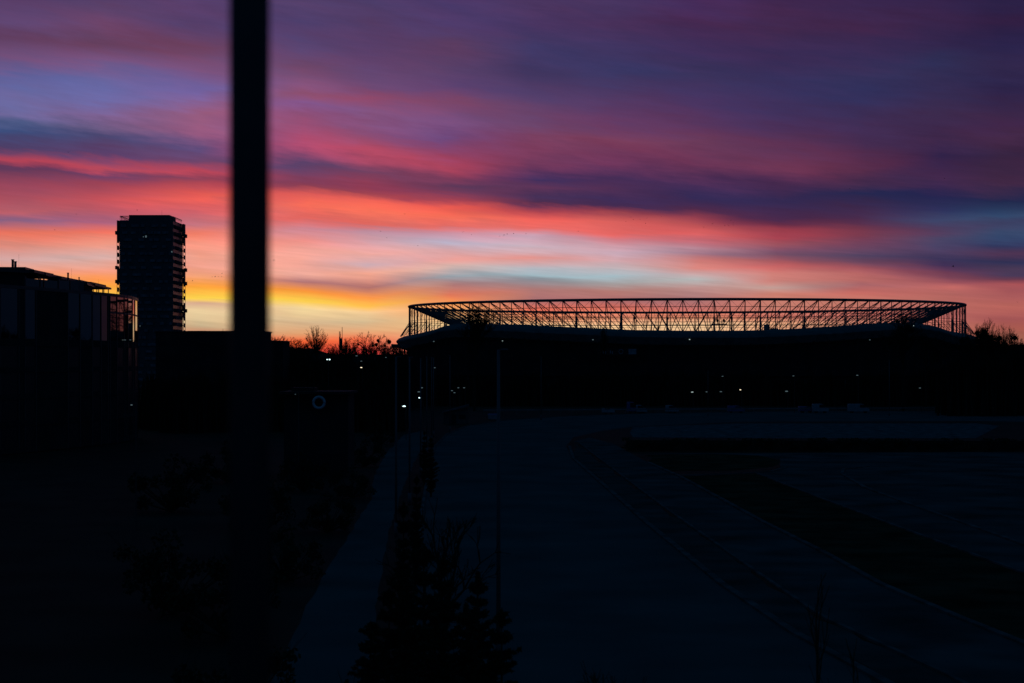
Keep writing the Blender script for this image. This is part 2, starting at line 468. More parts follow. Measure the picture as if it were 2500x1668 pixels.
# ------------------------------------------------------------------ foreground pole
post = empty('steel_pole', (W(609.5, 880, 5.4).x, 5.4, 0), 'tall dark steel pole close to the viewer, out of focus, crossing the whole picture', 'pole')
b = MB(); b.tube((0, 0, 0), (0, 0, 9.0), .080, .070, 24); b.tube((0, 0, 9.0), (0, 0, 22), .065, .064, 24)
b.build('shaft', DARKSTEEL, post, smooth=True)
b = MB(); b.box((0, 0, .015), (.42, .42, .03))
for sx in (-.15, .15):
    for sy in (-.15, .15): b.tube((sx, sy, .03), (sx, sy, .09), .014, n=6)
b.build('base_plate', DARKSTEEL, post)

# ------------------------------------------------------------------ stadium
SD = 700.0
SA = math.atan((1667.0 - 1250) / F)
SC = Vector((math.tan(SA) * SD, SD, 0))
EA, EB = 112.7, 86.0
RZ = 36.0
NN = 126
stad = empty('stadium', SC, 'oval football stadium with open steel lattice ring above its dark stands', 'stadium', rz=-SA)
def ell(t, off=0.0, z=0.0):
    # superellipse a little fuller than an ellipse
    c, s = math.cos(t), math.sin(t)
    p = Vector((EA * c, EB * s, 0))
    n = Vector((c / EA, s / EB, 0)).normalized()
    p += n * off
    p.z = z
    return p
TH = [2 * math.pi * (i + .5) / NN for i in range(NN)]
TT = [2 * math.pi * i / 240 for i in range(240)]
b = MB(); b.ringtube([ell(t, 0, RZ) for t in TT], .50, 8); b.build('compression_ring', STEEL, stad, smooth=True)
RL, RDROP = 26.0, 11.3
b = MB(); b.ringtube([ell(t, -RL, RZ - RDROP) for t in TT], .45, 8); b.build('tension_ring', STEEL, stad, smooth=True)
b = MB()
for fr in (.22, .40, .55, .78): b.ringtube([ell(t, -RL * fr, RZ - RDROP * fr) for t in TT], .10, 4)
b.build('ring_cable', STEEL, stad)
# radial struts: from every node two members running down and inward to the neighbouring inner nodes, one straight rafter
b = MB(); b2 = MB()
for i, t in enumerate(TH):
    a = ell(t, -.1, RZ - .1)
    for s in (-1, 1):
        e = ell(TH[(i + s) % NN] + (2 * math.pi if i + s >= NN else 0), -RL, RZ - RDROP)
        b.tube(a, e, .155, n=5, caps=False)
    b2.tube(a, ell(t, -RL, RZ - RDROP), .07, n=4, caps=False)
    # thin bracing between the columns
    nx = TH[(i + 1) % NN]
    b2.tube(ell(t, 0, RZ), ell(nx, 0, RZ - 5.2), .045, n=3, caps=False)
    b2.tube(ell(nx, 0, RZ), ell(t, 0, RZ - 5.2), .045, n=3, caps=False)
b.build('roof_lattice', STEEL, stad); b2.build('rafter_set', STEEL, stad)
b = MB()
for z in (30.0, 29.0): b.ringtube([ell(t, 0, z) for t in TT], .07, 4)
b.build('tie_cable', STEEL, stad)
inv = (Matrix.Translation(SC) @ Matrix.Rotation(-SA, 4, 'Z')).inverted()
def loc_s(p): return inv @ p
# rim height of the stands, read off the skyline on the near side
RIM = [(-1.02, 23.9), (-.95, 24.3), (-.90, 25.0), (-.835, 26.2), (-.80, 27.4), (-.76, 28.0), (-.70, 28.0), (-.56, 27.4), (-.44, 26.6), (-.30, 25.8), (-.16, 25.0), (0, 24.7), (.18, 24.65), (.32, 25.2), (.47, 26.2), (.54, 26.9), (.68, 27.9), (.76, 28.1), (.82, 27.2), (.88, 25.4), (.95, 24.6), (1.02, 24.2)]
def rim(t):
    x = math.cos(t)
    for (x0, z0), (x1, z1) in zip(RIM, RIM[1:]):
        if x <= x1:
            z = z0 + (z1 - z0) * (x - x0) / (x1 - x0); break
    else: z = RIM[-1][1]
    if math.sin(t) > 0: z = 23.6 + (z - 23.6) * max(0, 1 - 3 * math.sin(t))
    return z
def column_mesh(c, t, big, o):
    z0 = rim(t) - 3
    r = .25 if big else .185
    c.tube(o, o + Vector((0, 0, RZ - .2)), r, r * .85, 6)
    if big: c.tube(o + Vector((0, 0, z0)), o + Vector((0, 0, RZ - 6.2)), .38, .33, 8)
    # raking back-stay outward to the eave
    e = ell(t, 3.7, rim(t) - .3) - ell(t, 0, 0)
    c.tube(o + Vector((0, 0, 29.4 if big else 28.6)), o + e, .13 if big else .09, n=5)
order = sorted(range(NN), key=lambda i: (inv @ Vector((0, 0, 0)) - ell(TH[i])).length)
rest = MB()
for q, i in enumerate(order):
    if q < 100:
        c = MB(); column_mesh(c, TH[i], i % 3 == 0, Vector((0, 0, 0)))
        c.build('column', STEEL, stad, loc=ell(TH[i], 0, 0))
    else: column_mesh(rest, TH[i], i % 3 == 0, ell(TH[i], 0, 0))
o = rest.build('far_columns', STEEL, stad); o['kind'] = 'stuff'
def band(name, m, prof, smooth=False, ts=TT):
    b = MB(); rings = []
    for off, zf in prof: rings.append([ell(t, off, zf(t)) for t in ts])
    b.loft(rings); return b.build(name, m, stad, smooth=smooth)
band('stand_roof', ROOFSKIN, [(-31, lambda t: rim(t) - 4.0), (-8, lambda t: rim(t) - .6), (-4, lambda t: rim(t) - .25), (0.2, lambda t: rim(t)), (2.2, lambda t: rim(t) - .35), (4.3, lambda t: rim(t) - 1.2), (5.2, lambda t: rim(t) - 2.1)])
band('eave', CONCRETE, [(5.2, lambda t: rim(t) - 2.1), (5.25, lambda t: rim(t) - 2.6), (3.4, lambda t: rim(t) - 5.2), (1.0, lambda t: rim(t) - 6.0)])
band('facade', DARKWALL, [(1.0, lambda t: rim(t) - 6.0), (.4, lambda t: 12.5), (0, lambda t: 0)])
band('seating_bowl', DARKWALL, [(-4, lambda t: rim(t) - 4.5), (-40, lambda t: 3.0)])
b = MB()
for i in range(120):
    t = 2 * math.pi * i / 120
    b.tube(ell(t, .9, 0), ell(t, 4.0, rim(t) - 4.8), .3, .22, 5)
b.build('buttress_row', DARKWALL, stad)
b = MB()
for zc in (4.2, 8.6):
    rings = [[ell(t, o, z) for t in TT] for o, z in ((.3, zc - .35), (1.5, zc - .35), (1.5, zc + .35), (.3, zc + .35))]
    b.loft(rings)
b.build('gallery', DARKWALL, stad)
def near_D(px):
    # distance of the near facade along a sight line
    d = Vector(((px - 1250) / F, 1, 0))
    q = inv @ Vector((0, 0, 0)); e = (inv.to_3x3() @ d)
    A, B = EA + 3.5, EB + 3.5
    a = (e.x / A) ** 2 + (e.y / B) ** 2; bb = 2 * (q.x * e.x / A ** 2 + q.y * e.y / B ** 2); cc = (q.x / A) ** 2 + (q.y / B) ** 2 - 1
    disc = bb * bb - 4 * a * cc
    return (-bb - math.sqrt(max(disc, 0))) / (2 * a)
for px, py, r, m in ((1059, 834, .30, LAMPDIM), (1226.7, 832.5, .2, LAMPMID), (1447.6, 829.7, .32, LAMPDIM), (1683.6, 829, .26, LAMPMID), (2123.7, 830, .26, LAMPDIM), (2231, 795.5, .22, LAMPMID), (982, 835.5, .2, LAMPDIM)):
    p = loc_s(W(px, py, near_D(px) - 2.6))
    b = MB(); b.box((0, 0, .28), (.9, .5, .12)); b.tube((0, 0, .3), (0, 0, 1.6), .05, n=5)
    h_ = b.build('wall_lamp', DARKSTEEL, stad, loc=p)
    g = MB(); g.ball((0, 0, 0), r, 8, 6, .62); g.build('bulb', m, h_)
# twin discs on the catwalk under the far roof edge
for px in (1752, 1767):
    p = loc_s(W(px, 782.4, 762))
    b = MB(); b.tube((0, -.25, 0), (0, .25, 0), .62, n=14); b.tube((0, 0, -.6), (0, 0, -1.7), .07, n=5)
    b.build('loudspeaker', DARKSTEEL, stad, loc=p)
p0, p1 = loc_s(W(1737, 791.5, 762)), loc_s(W(1775, 791.5, 762))
b = MB(); b.tube(p0, p1, .2, n=6)
for k in range(9):
    q = p0.lerp(p1, k / 8); b.tube(q, q + Vector((0, 0, .9)), .04, n=4)
b.tube(p0 + Vector((0, 0, .9)), p1 + Vector((0, 0, .9)), .04, n=4)
b.build('catwalk', STEEL, stad)
# pale screen block seen through the lattice
b = MB(); b.box((0, 0, -.4), (2.6, 1.2, 2.4)); b.box((3.2, .2, -1.2), (3.5, .8, .8)); b.box((-.1, -.75, -.3), (2.2, .24, 1.9))
b.build('video_screen', WHITEPAINT, stad, loc=loc_s(W(1872, 797, 755)))
# banner board hung on the facade
bD = near_D(1505) - 2.2
pc = loc_s(W(1508, 859, bD))
brd = MB(); brd.box((0, 0, 0), (14.4, .2, 2.5)); brd = brd.build('banner_board', DARKWALL, stad, loc=pc)
b = MB()
b.box((5.3, -.12, .05), (2.8, .06, 1.9))
b.tube((.4, -.13, 0), (.4, -.14, 0), .01, n=4)
for k, x in enumerate((-6.0, -5.2, -4.3, -2.6, -1.9)):
    b.box((x, -.12, -.3 + .2 * (k % 2)), (.35, .06, 1.0)); 
rg = [Vector((1.2 + .75 * math.cos(a), -.13, .05 + .8 * math.sin(a))) for a in [2 * math.pi * k / 20 for k in range(20)]]
b.ringtube(rg, .12, 5)
b.build('banner_marks', WHITEPAINT, brd)
# flat canopy reaching out on the left side of the stadium
b = MB()
A_, B_ = W(955, 845, 640), W(990, 846, 655)
A_ = loc_s(A_); B_ = loc_s(B_)
b.prism([(A_.x, A_.y), (B_.x, B_.y - 4), (B_.x + 1.5, B_.y + 5), (A_.x, A_.y + 8)], A_.z - .7, A_.z + .75)
b.tube((A_.x + .6, A_.y + 3, 0), (A_.x + .6, A_.y + 3, A_.z), .18, n=6)
b.tube((A_.x + 3.6, A_.y + 3, 0), (A_.x + 3.6, A_.y + 3, A_.z), .18, n=6)
b.build('entrance_canopy', STEEL, stad)

# ------------------------------------------------------------------ apartment tower
TD = 730.0
tw_x0, tw_x1 = W(286.5, 0, TD).x, W(424.5, 0, TD).x
TWD = 24.5
TW = tw_x1 - tw_x0
tower = empty('apartment_tower', ((tw_x0 + tw_x1) / 2, TD + TWD / 2, 0), 'tall dark apartment tower with balconies notched along its edges', 'tower')
zt = CAMZ + (HZ - 537.5) / F * TD
hw = TW / 2
b = MB(); b.box((0, 0, zt / 2), (TW - 1.5, TWD - 1.5, zt)); b.build('wall', TOWERWALL, tower)
FH = 2.99
nfl = int(zt / FH)
trn = random.Random(3)
b = MB()
z_s = CAMZ + (HZ - 525.3) / F * (TD + 2)
b.prism([(-hw + 4.6, -hw + 1.2), (hw - 2.2, -hw + 1.2), (hw - 2.2, hw - 9), (-hw + 4.6, hw - 6)], zt + .003, z_s)
b.build('penthouse', TOWERWALL, tower)
b = MB()
for (ax, ay, bx, by) in ((-hw + .9, -hw + .9, -hw + 4.5, -hw + .9), (-hw + .9, -hw + .9, -hw + .9, hw - 1), (hw - 1.1, -hw + 3, hw - 1.1, hw - 1.2)):
    n_ = 8
    for hh in (1.75, 1.2): b.tube((ax, ay, zt + hh), (bx, by, zt + hh), .2 if hh > 1.5 else .07, n=4)
    for k in range(n_ + 1):
        t = k / n_; b.tube((ax + (bx - ax) * t, ay + (by - ay) * t, zt), (ax + (bx - ax) * t, ay + (by - ay) * t, zt + 1.75), .06, n=4)
b.build('roof_railing', STEEL, tower)
b = MB(); b.tube((hw - 6, -hw + 4, z_s), (hw - 6, -hw + 4, z_s + 2.2), .04, n=4); b.build('antenna', STEEL, tower)
OPEN_L = {2, 3, 4, 5, 8, 9, 10, 11, 13, 14, 15, 16}
BUMP = {1, 6, 8, 12, 18}
CLOSED = {0, 1, 2, 7, 8, 12, 13, 18, 19, 24}
light_par = MB()
for f in range(nfl):
    zb = zt - (f + 1) * FH
    # window strip with glass on the front, parapets of uneven length standing proud of it
    w_ = MB(); w_.box((0, -hw + .75 - .02, zb + 1.9), (TW - 3.2, .06, 1.35)); w_.box((hw - .75 + .02, 0, zb + 1.9), (.06, TWD - 4, 1.35))
    w_.build('window_band', TGLASS, tower)
    p_ = MB(); x = -hw + 1.0 + trn.uniform(0, 1.5)
    while x < hw - 2:
        ln = trn.choice((1.6, 2.2, 2.8, 3.6))
        ln = min(ln, hw - 1 - x)
        light_par.box((x + ln / 2, -hw + .45, zb + .62), (ln, .5, 1.12))
        x += ln + trn.choice((.5, 1.4, 2.2, 3.0))
    y = -hw + 1.3 + trn.uniform(0, 5)
    ln = trn.choice((4, 6, 9, 12, 15)); ln = min(ln, hw - 1.4 - y)
    p_.box((hw - .45, y + ln / 2, zb + .62), (.5, ln, 1.15))
    if trn.random() < .5 and y + ln + 3 < hw - 1.5: light_par.box((hw - .45, y + ln + 2.2, zb + .62), (.5, 1.8, 1.15))
    p_.build('parapet', PARAPET, tower)
    for side in (-1, 1):
        c = MB()
        yc = -hw + 2.6 if side < 0 else hw - 2.6
        xo = side * (hw + .28)
        c.box((side * (hw - .2), yc, zb + .12), (1.2, 4.2, .24))
        c.box((side * (hw + .33), yc, zb + .70), (.16, 4.2, .94))
        for yy in (yc - 1.95, yc + 1.95): c.tube((side * (hw + .33), yy, zb + .24), (side * (hw + .33), yy, zb + FH), .11, n=5)
        c.box((side * (hw + .33), yc, zb + FH - .35), (.16, 4.2, .62))
        if f in CLOSED: c.box((side * (hw + .05), yc, zb + 1.7), (.7, 3.6, 2.4))
        if f in BUMP: c.box((side * (hw + .85), yc, zb + .7), (.9, 3.0, 1.5))
        c.build('balcony', TOWERWALL, tower)
light_par.build('lightened_parapets', PARAPETLIT, tower)  # parapet pieces in the lightened colour, same material as the side ones
for px, py, r in ((355.3, 577.3, .42), (349, 578, .2), (418.5, 615, .34), (341, 796, .2)):
    p = W(px, py, TD) - Vector(tower.location)
    b = MB(); b.box((p.x, -hw + .62, p.z), (r * 1.6, .16, r * 2)); b.build('lit_window', LAMPDIM, tower)

# ------------------------------------------------------------------ glass office building on the left
office = empty('office_building', (0, 0, 0), 'dark glass fronted office building with roof terraces at the left edge', 'building')
ZR = CAMZ + (HZ - 694) / F * 250.0
ZG = CAMZ + (HZ - 831) / F * 277.0
ax_px = [(-160, 14.6), (0, 14.6), (45, 14.6), (60, 14.6), (87, 14.6), (165, 14.4), (195, 14.0), (225, 13.2), (246, 12.0), (263, 10.5), (268, 9.0), (285, 7.0), (303, 4.5), (312, 2.0), (323, -2.0), (329, -5.5), (336, -8.0)]
pos = [None] * len(ax_px)
i0 = 1
pos[i0] = Vector(((0 - 1250) / F * 250, 250, 0))
for i in range(i0 + 1, len(ax_px)):
    s = Vector((math.sin(R(ax_px[i][1])), math.cos(R(ax_px[i][1])), 0)); p = pos[i - 1]
    k = (ax_px[i][0] - 1250) / F
    t = (k * p.y - p.x) / (s.x - k * s.y)
    pos[i] = p + s * t
s = Vector((math.sin(R(14.6)), math.cos(R(14.6)), 0)); k = (ax_px[0][0] - 1250) / F
t = (k * pos[1].y - pos[1].x) / (s.x - k * s.y); pos[0] = pos[1] + s * t
back = [Vector((p.x - 16, p.y + 4, 0)) for p in pos]
def plan(off):
    out = []
    for i, p in enumerate(pos):
        d = (pos[min(i + 1, len(pos) - 1)] - pos[max(i - 1, 0)]).normalized()
        n = Vector((d.y, -d.x, 0))
        out.append(p + n * off)
    return out
def wallstrip(name, m, off, z0, z1, thick=.3):
    a = plan(off); c = plan(off - thick)
    b = MB()
    b.loft([[Vector((p.x, p.y, z0)) for p in c], [Vector((p.x, p.y, z0)) for p in a], [Vector((p.x, p.y, z1)) for p in a], [Vector((p.x, p.y, z1)) for p in c], [Vector((p.x, p.y, z0)) for p in c]], closed=False)
    # end caps
    for e in (0, -1):
        b.poly([(c[e].x, c[e].y, z0), (a[e].x, a[e].y, z0), (a[e].x, a[e].y, z1), (c[e].x, c[e].y, z1)])
    return b.build(name, m, office)
b = MB()
core = plan(-.45)
b.prism([(p.x, p.y) for p in core] + [(core[-1].x - 22, core[-1].y + 3), (core[0].x - 40, core[0].y + 60)], 0, ZR - .35)
b.build('wall', DARKWALL, office)
wallstrip('parapet', DARKSTEEL, .12, ZR - .5, ZR, .7)
wallstrip('floor_band', DARKWALL, .10, ZG - 1.1, ZG, .5)
for lv in range(4):
    z1 = ZG - 1.1 - lv * 4.0
    wallstrip('floor_band', DARKWALL, .10, z1 - 4.0, z1 - 3.2, .5)
pa = plan(0); pb = plan(0); pbk = plan(-.12)
gl = random.Random(5)
for i in range(len(pos) - 1):
    for lv, (z0, z1) in enumerate([(ZG, ZR - .5)] + [(ZG - 1.1 - k * 4.0 - 3.2, ZG - 1.1 - k * 4.0) for k in range(4)]):
        solid = (i in (2, 4, 9)) if lv == 0 else (i % 2 == 0)
        a0, a1 = pa[i].lerp(pa[i + 1], .02), pa[i].lerp(pa[i + 1], .98)
        c0, c1 = pbk[i].lerp(pbk[i + 1], .02), pbk[i].lerp(pbk[i + 1], .98)
        # panes sit a hair out of true, as real glazing does
        j0, j1 = gl.uniform(-.012, .012), gl.uniform(-.012, .012)
        nrm = Vector(((a1 - a0).y, -(a1 - a0).x, 0)).normalized()
        q0, q1 = a0 + nrm * j0, a1 + nrm * j1
        b = MB()
        b.loft([[Vector((q0.x, q0.y, z0)), Vector((q1.x, q1.y, z0)), Vector((c1.x, c1.y, z0)), Vector((c0.x, c0.y, z0))], [Vector((q0.x, q0.y, z1)), Vector((q1.x, q1.y, z1)), Vector((c1.x, c1.y, z1)), Vector((c0.x, c0.y, z1))]], caps=True)
        b.build('wall_panel' if solid else 'window', DARKWALL if solid else (GLASS if lv == 0 else TGLASS), office)
b = MB()
for i, p in enumerate(pb):
    d = (pos[min(i + 1, len(pos) - 1)] - pos[max(i - 1, 0)]); rz = math.atan2(d.y, d.x)
    b.box((p.x, p.y, ZR / 2 - .26), (.22, .2, ZR - .54), rz)
b.build('mullion_set', DARKSTEEL, office)
full_pos = pos; pos = pos[10:]
wallstrip('transom', DARKSTEEL, .03, ZG + 4.55, ZG + 4.85, .1)
pos = full_pos
# penthouse storeys set back on the roof
def penthouse(px0, px1, D0, D1, ytop0, ytop1, depth, canopies, posts):
    """a set-back block from (px0,D0) to (px1,D1) with roof slab and canopies"""
    zt_ = CAMZ + (HZ - ytop0) / F * D0
    a = W(px0, HZ, D0); c = W(px1, HZ, D1)
    d = (c - a); d.z = 0; d.normalize(); n = Vector((d.y, -d.x, 0))
    b = MB()
    q = [a + n * 0, c + n * 0, c - n * depth, a - n * depth]
    b.prism([(v_.x, v_.y) for v_ in q], ZR - .3, zt_ - .45)
    b.build('penthouse_wall', DARKWALL, office)
    b = MB()
    q = [a + n * .5 - d * .4, c + n * .5 + d * .4, c - n * depth + d * .4, a - n * depth - d * .4]
    b.prism([(v_.x, v_.y) for v_ in q], zt_ - .447, zt_)
    b.build('roof_slab', DARKSTEEL, office)
    return a, c, d, n, zt_
a, c, d, n, z1_ = penthouse(-120, 61, 260, 272, 650, 650, 22, None, None)
# sloping run of canopies on slim posts, stepping away from the viewer
def canopy(pxa, ya, pxb, yb, D0, D1, wdt=2.6, th=.17, posts=()):
    D0 *= 2.5; D1 *= 2.5; wdt *= 2.5; th *= 2.5
    A0 = W(pxa, ya, D0); B0 = W(pxb, yb, D1)
    dd = (B0 - A0); dd.z = 0; dd.normalize(); nn_ = Vector((dd.y, -dd.x, 0))
    b = MB()
    zc = (A0.z + B0.z) / 2
    q = [A0, B0, B0 - nn_ * wdt, A0 - nn_ * wdt]
    b.prism([(v_.x, v_.y) for v_ in q], zc - th, zc)
    for t in posts:
        for w_ in (.15, wdt - .15):
            p = A0.lerp(B0, t) - nn_ * w_
            b.tube((p.x, p.y, ZR - .3), (p.x, p.y, zc - th), .10, n=5)
    b.build('terrace_canopy', DARKSTEEL, office)
canopy(62, 655, 83, 655, 117, 120, 3)
canopy(84, 660, 131, 667.5, 118, 123.5, 2.4, .2, (.25, .75))
canopy(112, 668, 150, 673, 121, 126, 2.4, .2, (.2, .8))
canopy(150, 676, 196, 683, 124, 130, 1.2, .2)
canopy(196, 683, 222, 689.5, 129, 133, 2.5, .25)
canopy(222, 690, 259, 694.5, 131, 137, 2.6, .14, (.2, .55, .9))
canopy(232, 696, 272, 699.5, 131, 139, 3.4, .14, (.15, .5, .85))
# glazed terrace screens
scr = [(62, 97), (98, 106), (107, 140), (143, 169), (171, 189), (191, 201), (202, 204)]
for k, (x0, x1) in enumerate(scr):
    Da = 4 + 250 * 186 / (186 - x0 * .0797); Db = 4 + 250 * 186 / (186 - x1 * .0797)
    A0 = W(x0, HZ, Da); B0 = W(x1, HZ, Db)
    ang = {0: 0, 1: 0, 2: 0, 3: 0, 4: -5, 5: -11, 6: -17}[k]
    B0 = A0 + Matrix.Rotation(R(-ang * -1), 3, 'Z') @ (B0 - A0) if ang else B0
    dd = (B0 - A0).normalized(); nn_ = Vector((dd.y, -dd.x, 0))
    b = MB(); q = [A0, B0, B0 - nn_ * .06, A0 - nn_ * .12]
    b.prism([(v_.x, v_.y) for v_ in q], ZR, ZR + 1.4 + .0045 * max(0, min(x0, 171) - 107))
    b.build('terrace_screen', GLASS, office)
    f_ = MB(); f_.box((A0.x, A0.y, ZR + .85), (.2, .2, 1.75)); f_.build('screen_post', DARKSTEEL, office)
# second penthouse core
a, c, d, n, z2_ = penthouse(207, 226, 318, 330, 690, 692, 10, None, None)
for px, py, hh, r, D0 in ((31, 652, 1.1, .20, 275), (37.5, 652, .8, .20, 277), (166, 682, 1.0, .15, 290), (193, 684, .4, .1, 300)):
    p = W(px, py, D0); b = MB(); b.tube((0, 0, -2.6), (0, 0, hh), r, n=8); b.tube((0, 0, hh), (0, 0, hh + .12), r * 1.35, n=8)
    b.build('chimney', DARKSTEEL, office, loc=p)
for px, py, D0 in ((46, 650, 275), (174.5, 683, 290), (240.5, 694, 320)):
    p = W(px, py, D0); b = MB(); b.tube((0, 0, -1.2), (0, 0, 1.9 if px < 200 else .9), .013, n=4); b.build('antenna', DARKSTEEL, office, loc=p)
# small lit fittings low in the corner glass
for px, py in ((305, 830.2), (318, 830)):
    p = W(px, py, 278.0); b = MB(); b.box((0, 0, 0), (.3, .1, .08)); b.build('lamp', LAMPDIM, office, loc=p)

# ------------------------------------------------------------------ low blocks behind the pole
def block(px0, px1, ytop, D, depth, label, steps=()):
    a = W(px0, ytop, D); c = W(px1, ytop, D)
    o = empty('flat_roofed_block', ((a.x + c.x) / 2, D + depth / 2, 0), label, 'building')
    w = c.x - a.x
    b = MB(); b.box((0, 0, a.z / 2), (w, depth, a.z)); b.build('wall', DARKWALL, o)
    b = MB(); b.box((0, 0, a.z + .13), (w + .5, depth + .5, .26)); b.build('roof', DARKSTEEL, o)
    nb = int(w / 3.2)
    for fz in range(int(a.z // 3.3)):
        for k in range(nb):
            x = -w / 2 + (k + .5) * w / nb
            g = MB(); g.box((x, -depth / 2 - .02, fz * 3.3 + 1.9), (1.7, .08, 1.5)); 
            g.build('window', TGLASS, o)
    for (x0, x1, yy) in steps:
        p0_ = W(x0, yy, D + 2); p1_ = W(x1, yy, D + 2)
        b = MB(); b.box(((p0_.x + p1_.x) / 2 - o.location.x, 0, (a.z + .26 + p0_.z) / 2 + .002), (p1_.x - p0_.x, depth * .6, p0_.z - a.z - .26)); b.build('roof_housing', DARKWALL, o)
    return o
o = block(380, 640, 810.5, 430, 16, 'wide flat roofed block between the tower and the blurred pole', [(456, 500, 807.5)])
b = MB(); b.tube((W(531, 810, 430).x - o.location.x, 0, W(0, 810, 430).z), (W(531, 810, 430).x - o.location.x, 0, W(0, 801, 430).z), .05, n=4); b.build('antenna', STEEL, o)
block(600, 691, 834, 470, 14, 'low flat roofed block just right of the blurred pole', [(640, 672, 832)])

# ------------------------------------------------------------------ pavilion with ring sign
PD = 205.0
a = W(693, 962, PD); c = W(850, 962, PD)
pav = empty('pavilion', ((a.x + c.x) / 2, PD + 4, 0), 'low dark flat roofed pavilion left of the footpath, behind the pale ring', 'building')
w = c.x - a.x
b = MB(); b.box((0, 0, a.z / 2), (w, 8, a.z)); b.build('wall', DARKWALL, pav)
b = MB(); b.box((0, -.6, a.z + .15), (w + .8, 10, .3)); b.build('roof', DARKWALL, pav)
b = MB(); b.prism([(-w / 2 + .8, -3.4), (-w / 2 + 3.6, -3.4), (-w / 2 + 3.6, 0), (-w / 2 + .8, 0)], a.z + .303, a.z + .75); b.build('skylight', DARKWALL, pav)
for k in range(4):
    g = MB(); g.box((-w / 2 + 1 + k * (w - 2) / 3, -4.03, 1.6), (1.5, .1, 2.4)); g.build('window', TGLASS, pav)
rc = W(778.5, 983, PD - 1.6)
sign = empty('ring_sign', rc, 'pale blue white ring hanging in front of the dark pavilion', 'sign')
b = MB(); b.ringtube([Vector((.66 * math.cos(q), 0, .66 * math.sin(q))) for q in [2 * math.pi * k / 40 for k in range(40)]], .17, 10); b.build('ring', RINGWHITE, sign, smooth=True)
b = MB(); b.tube((0, 0, .8), (0, 0, 1.0), .03, n=6); b.tube((0, 0, 1.0), (0, 1.2, 1.05), .03, n=6); b.build('bracket', DARKSTEEL, sign)

# ------------------------------------------------------------------ lattice radio mast
MD = 640.0
mp = W(831.5, HZ, MD); mz = W(0, 799, MD).z
mast = empty('radio_mast', (mp.x, MD, 0), 'slim lattice radio mast rising from the bare trees', 'mast')
b = MB(); rr = .75
zs = [mz * k / 22 for k in range(20)]
for k in range(3):
    q = 2 * math.pi * k / 3; b.tube((rr * math.cos(q), rr * math.sin(q), 0), (rr * math.cos(q) * .8, rr * math.sin(q) * .8, zs[-1]), .13, n=5)
for i in range(len(zs) - 1):
    for k in range(3):
        q, q2 = 2 * math.pi * k / 3, 2 * math.pi * (k + 1) / 3
        b.tube((rr * .9 * math.cos(q), rr * .9 * math.sin(q), zs[i]), (rr * .9 * math.cos(q2), rr * .9 * math.sin(q2), zs[i + 1]), .07, n=4)
b.build('lattice', DARKSTEEL, mast)
b = MB()
for k in range(3):
    q = 2 * math.pi * k / 3 + .4
    b.tube((.62 * math.cos(q), .62 * math.sin(q), zs[-1] - 1), (.62 * math.cos(q), .62 * math.sin(q), mz - (0 if k == 0 else 1.6)), .11, n=5)
b.tube((0, 0, zs[-1]), (0, 0, mz - 2.5), .06, n=4)
b.build('antenna_set', DARKSTEEL, mast)
b = MB(); b.tube((0, 0, zs[-1] - 5.2), (0, 0, zs[-1] - .6), 0.6, 0.6, 7); b.build('antenna_panel', DARKSTEEL, mast)
for px, py in ():
    pass

# ------------------------------------------------------------------ trees
def seg_mesh(name, segs, m, parent, n=3):
    """many thin tapering twigs in one mesh, built with numpy"""
    P0 = np.array([s_[0] for s_ in segs], float); P1 = np.array([s_[1] for s_ in segs], float)
    r0 = np.array([s_[2] for s_ in segs], float); r1 = np.array([s_[3] for s_ in segs], float)
    d = P1 - P0; ln = np.linalg.norm(d, axis=1, keepdims=True); d = d / np.maximum(ln, 1e-9)
    ref = np.where(np.abs(d[:, 2:3]) < .9, np.array([[0, 0, 1.0]]), np.array([[1.0, 0, 0]]))
    u = np.cross(d, ref); u /= np.linalg.norm(u, axis=1, keepdims=True); w = np.cross(d, u)
    S = len(segs); V = np.zeros((S, 2 * n, 3))
    for i in range(n):
        t = 2 * math.pi * i / n; o = u * math.cos(t) + w * math.sin(t)
        V[:, i] = P0 + o * r0[:, None]; V[:, n + i] = P1 + o * r1[:, None]
    base = (np.arange(S) * 2 * n)[:, None]
    q = np.array([[i, (i + 1) % n, n + (i + 1) % n, n + i] for i in range(n)]).reshape(-1)
    Fc = (base + q[None, :]).reshape(-1, 4)
    return np_mesh(name, V.reshape(-1, 3), Fc, m, parent)
def np_mesh(name, V, Fc, m, parent=None):
    me = bpy.data.meshes.new(name)
    k = Fc.shape[1]
    me.vertices.add(len(V)); me.vertices.foreach_set('co', V.astype(np.float32).ravel())
    me.loops.add(Fc.size); me.loops.foreach_set('vertex_index', Fc.astype(np.int32).ravel())
    me.polygons.add(len(Fc)); me.polygons.foreach_set('loop_start', (np.arange(len(Fc)) * k).astype(np.int32))
    me.update(calc_edges=True)
    me.materials.append(m)
    o = bpy.data.objects.new(name, me); COL.objects.link(o)
    if parent is not None: o.parent = parent
    return o
